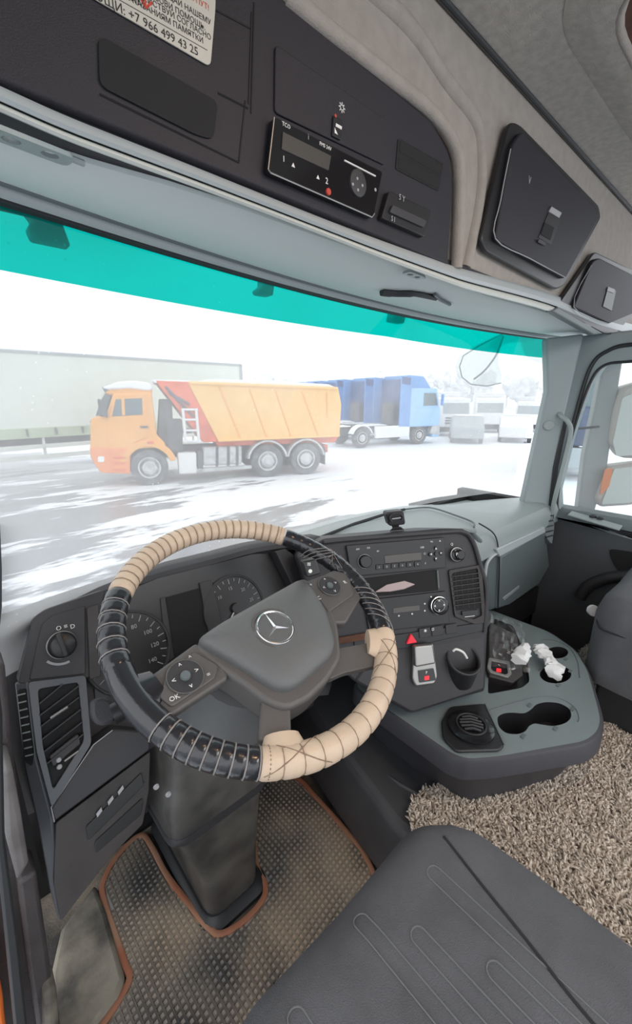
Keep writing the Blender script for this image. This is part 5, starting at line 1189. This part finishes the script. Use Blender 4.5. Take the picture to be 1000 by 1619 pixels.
# ---- pale green curtain trailer behind it
a_ = Vector((1.95, 16.7)); b_2 = Vector((11.05, 17.5)); hd = (b_2 - a_).normalized(); yaw = math.atan2(hd.y, hd.x)
FT = Frame((a_.x, a_.y, GZ), yaw)
TRL = thing('curtain_trailer', (0, 0, 0), 'long pale green curtain sided semi trailer parked behind the orange truck', 'trailer')
T0, T1 = -6.0, 9.2
bx('curtain', T0, T1, 0.0, 0.05, 1.45, 3.90, 'curtain', TRL); bx('curtain_skirt', T0, T1, -0.02, 0.04, 1.22, 1.55, 'curtain_skirt', TRL)
bx('body_core', T0, T1, 0.06, 2.45, 1.25, 3.92, 'curtain', TRL); bx('roof_rail', T0, T1, -0.03, 0.06, 3.88, 3.96, 'rail_grey', TRL)
bx('roof_snow', T0, T1, 0.02, 2.4, 3.96, 4.0, 'snow', TRL, 0.01)
bx('end_post', T1 - 0.12, T1 + 0.02, -0.03, 2.46, 1.2, 3.96, 'rail_grey', TRL)
for k in range(18):
    x = T0 + 0.35 + k * 0.85
    bk = bx('buckle', x - 0.03, x + 0.03, -0.05, 0.0, 1.30, 1.52, 'chassis', TRL)
bx('chassis_beam', T0, T1, 0.5, 1.9, 0.95, 1.22, 'chassis', TRL)
for z in (0.93, 0.58): bx('side_guard', T0, T1 - 2, -0.02, 0.03, z - 0.07, z + 0.07, 'pale_rail', TRL)
for k in range(7): bx('guard_post', T0 + 1 + k * 1.9, T0 + 1.08 + k * 1.9, 0.03, 0.08, 0.5, 1.22, 'pale_rail', TRL)
for x in (-5.0, -3.7): wheel(TRL, x, 0.02, 0.52, 0.3, -1)
bx('landing_leg', 5.4, 5.55, 0.3, 0.45, 0.1, 1.2, 'chassis', TRL)
place(TRL, FT)

# ---- blue tractor units
def tractor(name_label, group=None, dark=False):
    t = thing('tractor_unit', (0, 0, 0), name_label, 'truck', group)
    B = 'navy' if dark else 'truck_blue'; B2 = 'navy' if dark else 'truck_blue2'
    for x in (0.0, -3.7):
        for s_ in (1, -1): wheel(t, x, s_ * 1.2, 0.5, 0.3, s_)
    bx('chassis_rail', -4.8, 0.5, -0.45, 0.45, 0.6, 0.95, 'chassis', t)
    ex('lower_cab', [(1.35, 0.95), (1.40, 1.6), (1.32, 1.95), (-0.85, 1.95), (-0.85, 0.95)], 1.22, -1.22, B2, t, 0.05)
    ex('upper_cab', [(1.32, 1.92), (1.05, 2.95), (-0.85, 2.95), (-0.85, 1.92)], 1.18, -1.18, B2, t, 0.05)
    ex('roof_box', [(0.75, 2.9), (0.15, 3.55), (-0.85, 3.6), (-0.85, 2.9)], 1.10, -1.10, B, t, 0.06)
    ex('side_deflector', [(-0.75, 1.0), (-0.75, 3.5), (-1.45, 3.55), (-1.45, 1.0)], 1.23, 1.17, B, t, 0.02); ex('side_deflector', [(-0.75, 1.0), (-0.75, 3.5), (-1.45, 3.55), (-1.45, 1.0)], -1.17, -1.23, B, t, 0.02)
    ex('deflector_panel', [(-0.85, 3.1), (-0.85, 3.45), (-1.4, 3.5), (-1.4, 3.15)], 1.245, 1.22, 'truck_blue_dk', t); ex('deflector_panel', [(-0.85, 3.1), (-0.85, 3.45), (-1.4, 3.5), (-1.4, 3.15)], -1.22, -1.245, 'truck_blue_dk', t)
    bx('rear_wall', -0.92, -0.84, -1.15, 1.15, 1.0, 3.4, 'truck_blue_dk', t)
    for s_ in (1, -1):
        ex('door_window', [(1.15, 2.05), (0.95, 2.7), (0.15, 2.7), (0.15, 2.05)], s_ * 1.20, s_ * 1.17, 'truck_glass', t)
        ex('front_fender', [(0.85, 0.95), (0.70, 0.55), (1.38, 0.45), (1.40, 1.0)], s_ * 1.23, s_ * 0.9, 'rim_grey', t, 0.03)
        ex('side_skirt', [(-0.7, 0.45), (-0.7, 1.05), (-2.9, 1.05), (-2.9, 0.45)], s_ * 1.2, s_ * 1.05, 'truck_white', t, 0.02)
        ex('rear_wing', [(-3.7 + 0.66 * math.cos(rad(a)), 0.5 + 0.66 * math.sin(rad(a))) for a in range(20, 161, 20)] + [(-3.7 + 0.60 * math.cos(rad(a)), 0.5 + 0.60 * math.sin(rad(a))) for a in range(160, 19, -20)], s_ * 1.22, s_ * 0.8, 'truck_white', t)
        obj('wing_mirror', obox(new(), (1.25, s_ * 1.42, 2.35), (0.06, 0, 0), (0, 0.07, 0), (0, 0, 0.3)), B, t, bev=0.03)
    ex('front_windscreen', [(1.34, 1.98), (1.12, 2.82), (1.08, 2.82), (1.30, 1.98)], 1.05, -1.05, 'truck_glass', t)
    bx('bumper', 0.9, 1.42, -1.22, 1.22, 0.35, 0.9, B2 if not dark else 'rail_grey', t, 0.04)
    bx('fifth_wheel', -3.9, -3.1, -0.45, 0.45, 0.97, 1.1, 'chassis', t); bx('frame_snow', -4.7, -1.6, -0.4, 0.4, 1.0, 1.06, 'snow', t, 0.02)
    bx('air_rack', -1.35, -1.2, -0.5, 0.5, 1.1, 2.2, 'chassis', t)
    return t
tr = tractor('blue tractor unit with a light blue door standing nearest, right of the orange truck', 'blue tractor units')
hd = (Vector((19.58, 13.32)) - Vector((16.56, 14.11))).normalized(); yaw = math.atan2(hd.y, hd.x); rt = Vector((hd.y, -hd.x))
o0 = Vector((19.58, 13.32)) - rt * 1.2
tr.location = (o0.x, o0.y, GZ); tr.rotation_euler = (0, 0, yaw)
far = Vector((SY, CY)); rgt = Vector((CY, -SY))
labs = ['blue tractor unit directly behind the nearest one, second in the row', 'third blue tractor unit in the row, partly hidden by the dump body', 'rearmost visible blue tractor roof above the right end of the dump body', 'blue tractor roof above the middle of the dump body', 'blue tractor roof above the middle left of the dump body', 'leftmost blue tractor roof peeking over the dump body']
lv = Vector((-hd.y, hd.x))
for k_, lab in enumerate(labs):
    c = copy_tree(tr); c['label'] = lab; q = o0 + lv * 3.3 * (k_ + 1); c.location = (q.x, q.y, GZ)
# a dark blue truck close on the right, seen through the passenger window
dk = tractor('dark navy truck standing outside the passenger window', None, True)
del_g = None
dk.location = (15.6, 4.75, GZ); dk.rotation_euler = (0, 0, rad(195)); dk.scale = (0.85, 0.58, 1.15)

# ---- pale trucks and cars far right
def pale_truck(label, px, py, yaw_off, s=1.0, grille=True, boxl=6.0):
    g_ = at(px, py, PZ(GZ)); t = thing('white_truck', (0, 0, 0), label, 'truck', 'snow covered vehicles at the far right')
    for x in (0.0, -3.6): 
        for s_ in (1, -1): wheel(t, x, s_ * 1.2, 0.5, 0.3, s_)
    ex('cab', [(1.35, 0.5), (1.4, 1.7), (1.15, 2.9), (-0.7, 3.0), (-0.7, 0.5)], 1.2, -1.2, 'truck_white', t, 0.06)
    ex('side_window', [(1.1, 1.85), (0.95, 2.5), (0.2, 2.5), (0.2, 1.85)], 1.215, 1.19, 'rail_grey', t)
    ex('front_windscreen', [(1.40, 1.75), (1.19, 2.7), (1.15, 2.7), (1.36, 1.75)], 1.05, -1.05, 'rail_grey', t)
    if grille:
        for z in (1.0, 1.2, 1.4): bx('grille_slat', 1.36, 1.44, -0.8, 0.8, z, z + 0.09, 'chassis', t)
    bx('bumper', 1.1, 1.45, -1.2, 1.2, 0.35, 0.75, 'chassis', t, 0.04)
    bx('cargo_box', -0.9 - boxl, -0.9, -1.25, 1.25, 0.95, 3.3, 'truck_white', t, 0.04); bx('roof_snow', -0.9 - boxl, -0.9, -1.2, 1.2, 3.3, 3.42, 'snow', t, 0.04)
    t.location = (g_.x, g_.y, GZ); t.rotation_euler = (0, 0, yaw_off); t.scale = (s, s, s); return t
pale_truck('white truck with a dark slatted grille right of the blue tractor', 708, 688, rad(-128), 0.82)
pale_truck('snow covered white truck below the hanging outside mirror', 770, 683, rad(-150), 0.80, False, 5)
pale_truck('faint white truck beside the right pillar', 835, 682, rad(-165), 0.72, False, 5)
def car(label, px, py, yaw_, m='truck_white'):
    g_ = at(px, py, PZ(GZ)); t = thing('parked_car', (0, 0, 0), label, 'car', 'cars in the snow at the far right')
    ex('car_body', [(2.1, 0.3), (2.15, 0.7), (1.2, 0.95), (0.6, 1.4), (-1.2, 1.45), (-1.9, 0.95), (-2.1, 0.9), (-2.1, 0.3)], 0.85, -0.85, m, t, 0.08)
    ex('car_window', [(1.0, 0.97), (0.55, 1.33), (-1.1, 1.37), (-1.6, 0.97)], 0.86, 0.84, 'rail_grey', t)
    for x in (1.3, -1.3):
        for s_ in (1, -1): obj('car_wheel', disc(new(), (x, s_ * 0.86 - s_ * 0.18, 0.32), (0, s_, 0), [(0.32, 0), (0.32, 0.18), (0.2, 0.19)], 16), 'tyre', t)
    ex('roof_snow', [(0.5, 1.4), (-1.15, 1.45), (-1.1, 1.55), (0.4, 1.5)], 0.7, -0.7, 'snow', t, 0.04)
    t.location = (g_.x, g_.y, GZ); t.rotation_euler = (0, 0, yaw_); return t
car('grey car half hidden in front of the white trucks', 735, 697, rad(32), 'rail_grey'); car('pale car parked at the far right by the pillar', 812, 696, rad(25))
# ---- snowy trees along the horizon (far, haze put into their pale colour)
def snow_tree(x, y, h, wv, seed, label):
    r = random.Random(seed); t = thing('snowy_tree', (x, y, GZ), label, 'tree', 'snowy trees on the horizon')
    obj('trunk', tube(new(), [(x, y, GZ), (x, y, GZ + h * 0.6)], [0.25, 0.12], 6), 'tree_hazed', t)
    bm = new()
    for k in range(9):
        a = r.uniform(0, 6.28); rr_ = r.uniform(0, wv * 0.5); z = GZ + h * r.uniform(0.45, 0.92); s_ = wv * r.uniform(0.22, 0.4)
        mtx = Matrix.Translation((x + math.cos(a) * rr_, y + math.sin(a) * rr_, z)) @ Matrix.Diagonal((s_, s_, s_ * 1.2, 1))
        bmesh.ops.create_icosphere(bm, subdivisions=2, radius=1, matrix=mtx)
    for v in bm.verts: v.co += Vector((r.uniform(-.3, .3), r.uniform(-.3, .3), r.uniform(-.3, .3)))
    obj('crown', bm, 'tree_hazed', t, smooth=0)
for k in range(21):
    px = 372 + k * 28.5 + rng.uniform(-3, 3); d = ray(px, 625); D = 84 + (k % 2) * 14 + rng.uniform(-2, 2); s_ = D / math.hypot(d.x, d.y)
    snow_tree(d.x * s_, d.y * s_, 5.6 + rng.uniform(-1.0, 1.4), 3.4, k, 'snow covered tree with haze in its pale colour in the faint row on the horizon')
# ---- outside the windscreen: front view mirror, wiper, sun visor brackets
MR = thing('ramp_mirror', at(765, 560, PY(1.05)), 'pale grey outside mirror hanging at the top right of the windscreen', 'mirror')
PM = pl(at(765, 575, PY(0.98)), (-0.55, -0.83, 0))
mo_ = [(727, 580), (733, 562), (760, 545), (795, 528), (800, 533), (792, 550), (790, 575), (796, 596), (793, 606), (770, 611), (745, 608), (731, 597)]
sh = slabo('mirror_shell', mo_, PM, 0.05, 'mirror_pale', MR, r=0.01, bev=0.012, segs=3)
obj('shell_ridge', tube(new(), smooth_path([at(x, y, PM, 0.003) for x, y in [(750, 600), (768, 585), (786, 560), (796, 532)]], 5), 0.004, 6), 'mirror_shell', sh)
obj('shell_rim', tube(new(), [at(x, y, PM, 0.002) for x, y in [(795, 529), (760, 546), (733, 563), (727, 580), (731, 597), (745, 608), (770, 611), (793, 606)]], 0.003, 6), 'rail_grey', MR)
obj('mirror_arm', tube(new(), smooth_path([at(x, y, PM, -0.03) for x, y in [(780, 548), (796, 538), (812, 534), (840, 532), (870, 520)]], 5), 0.022, 8), 'mirror_pale', MR)
slabo('mirror_joint', [(835, 528), (868, 530), (884, 545), (872, 575), (846, 566), (838, 548)], PM, 0.06, 'mirror_pale', MR, out=-0.04, r=0.01, bev=0.012)
WPY = PY(0.985)
M['wiper_black'] = mat('wiper_black', (0.004, 0.004, 0.005), 0.6)
WPR = thing('wiper', at(700, 800, WPY), 'dark wiper blade parked outside on the lower windscreen edge', 'wiper')
slabo('wiper_blade', [(650, 797), (690, 788), (740, 781), (774, 778), (773, 795), (735, 800), (690, 805), (650, 809)], WPY, 0.012, 'wiper_black', WPR, bev=0.002)
obj('blade_tip', tube(new(), [at(772, 781, WPY, 0.003), at(780, 780, WPY, 0.003)], 0.004, 6), 'seal', WPR)
obj('wiper_arm', tube(new(), smooth_path([at(x, y, WPY, 0.01) for x, y in [(660, 806), (640, 812), (610, 824), (560, 838)]], 4), 0.006, 6), 'seal', WPR)
# three brackets of the outside visor, dark against the teal strip
VPY = PY(0.86)
bk = slabo('visor_bracket', [(16, 300), (36, 306), (68, 342), (58, 314), (90, 326), (113, 390), (52, 377), (44, 358), (52, 348)], VPY, 0.03, 'mirror_shell', None, bev=0.004); tag(bk, 'wide dark bracket of the outside visor behind the teal strip at the left', 'bracket', 'outside visor brackets')
bk = slabo('visor_bracket', [(418, 425), (437, 432), (433, 468), (412, 465), (409, 458), (418, 452)], VPY, 0.03, 'mirror_shell', None, bev=0.004); tag(bk, 'small dark bracket of the outside visor behind the middle of the teal strip', 'bracket', 'outside visor brackets')
bk = slabo('visor_bracket', [(628, 480), (646, 486), (640, 512), (622, 508)], VPY, 0.03, 'mirror_shell', None, bev=0.004); tag(bk, 'small dark bracket of the outside visor behind the right part of the teal strip', 'bracket', 'outside visor brackets')
# ---- side mirror pair outside the passenger door
SM = thing('side_mirror', at(950, 830, PX(2.12)), 'grey outside mirror cluster with two housings beyond the passenger window', 'mirror')
PS_ = pl(at(960, 700, PX(2.15)), (-0.8, -0.6, 0))
slabo('mirror_post', [(958, 560), (988, 560), (975, 640), (962, 735), (942, 808), (935, 830), (912, 826), (915, 800), (925, 720), (942, 640)], PS_, 0.05, 'mirror_shell', SM, r=0.01, bev=0.01)
slabo('post_foot', [(918, 805), (940, 808), (934, 834), (905, 828)], PS_, 0.05, 'pillar', SM, out=0.01, bev=0.006)
slabo('upper_housing', [(985, 612), (1060, 590), (1080, 690), (1050, 728), (985, 725), (965, 700), (972, 650)], PS_, 0.08, 'mirror_beige', SM, out=0.02, r=0.02, bev=0.02)
slabo('mirror_glass', [(985, 630), (1050, 600), (1060, 715), (976, 722), (970, 700)], PS_, 0.004, 'pale_rail', SM, out=0.024, r=0.01)
slabo('lower_housing', [(965, 738), (1050, 728), (1070, 780), (1000, 800), (950, 803), (942, 790)], PS_, 0.08, 'mirror_beige', SM, out=0.02, r=0.02, bev=0.02)
slabo('wide_mirror_glass', [(972, 742), (1040, 735), (1060, 775), (1000, 795), (952, 798)], PS_, 0.004, 'pale_rail', SM, out=0.026, r=0.01)
slabo('amber_reflection', [(958, 742), (970, 741), (964, 770), (950, 784), (952, 765)], PS_, 0.006, 'amber', SM, out=0.030, r=0.006)  # amber patch painted as the indicator's reflection in the lower mirror
obj('mirror_stay', tube(new(), [at(908, 679, PS_, 0.02), at(948, 675, PS_, 0.02)], 0.005, 6), 'seal', SM)
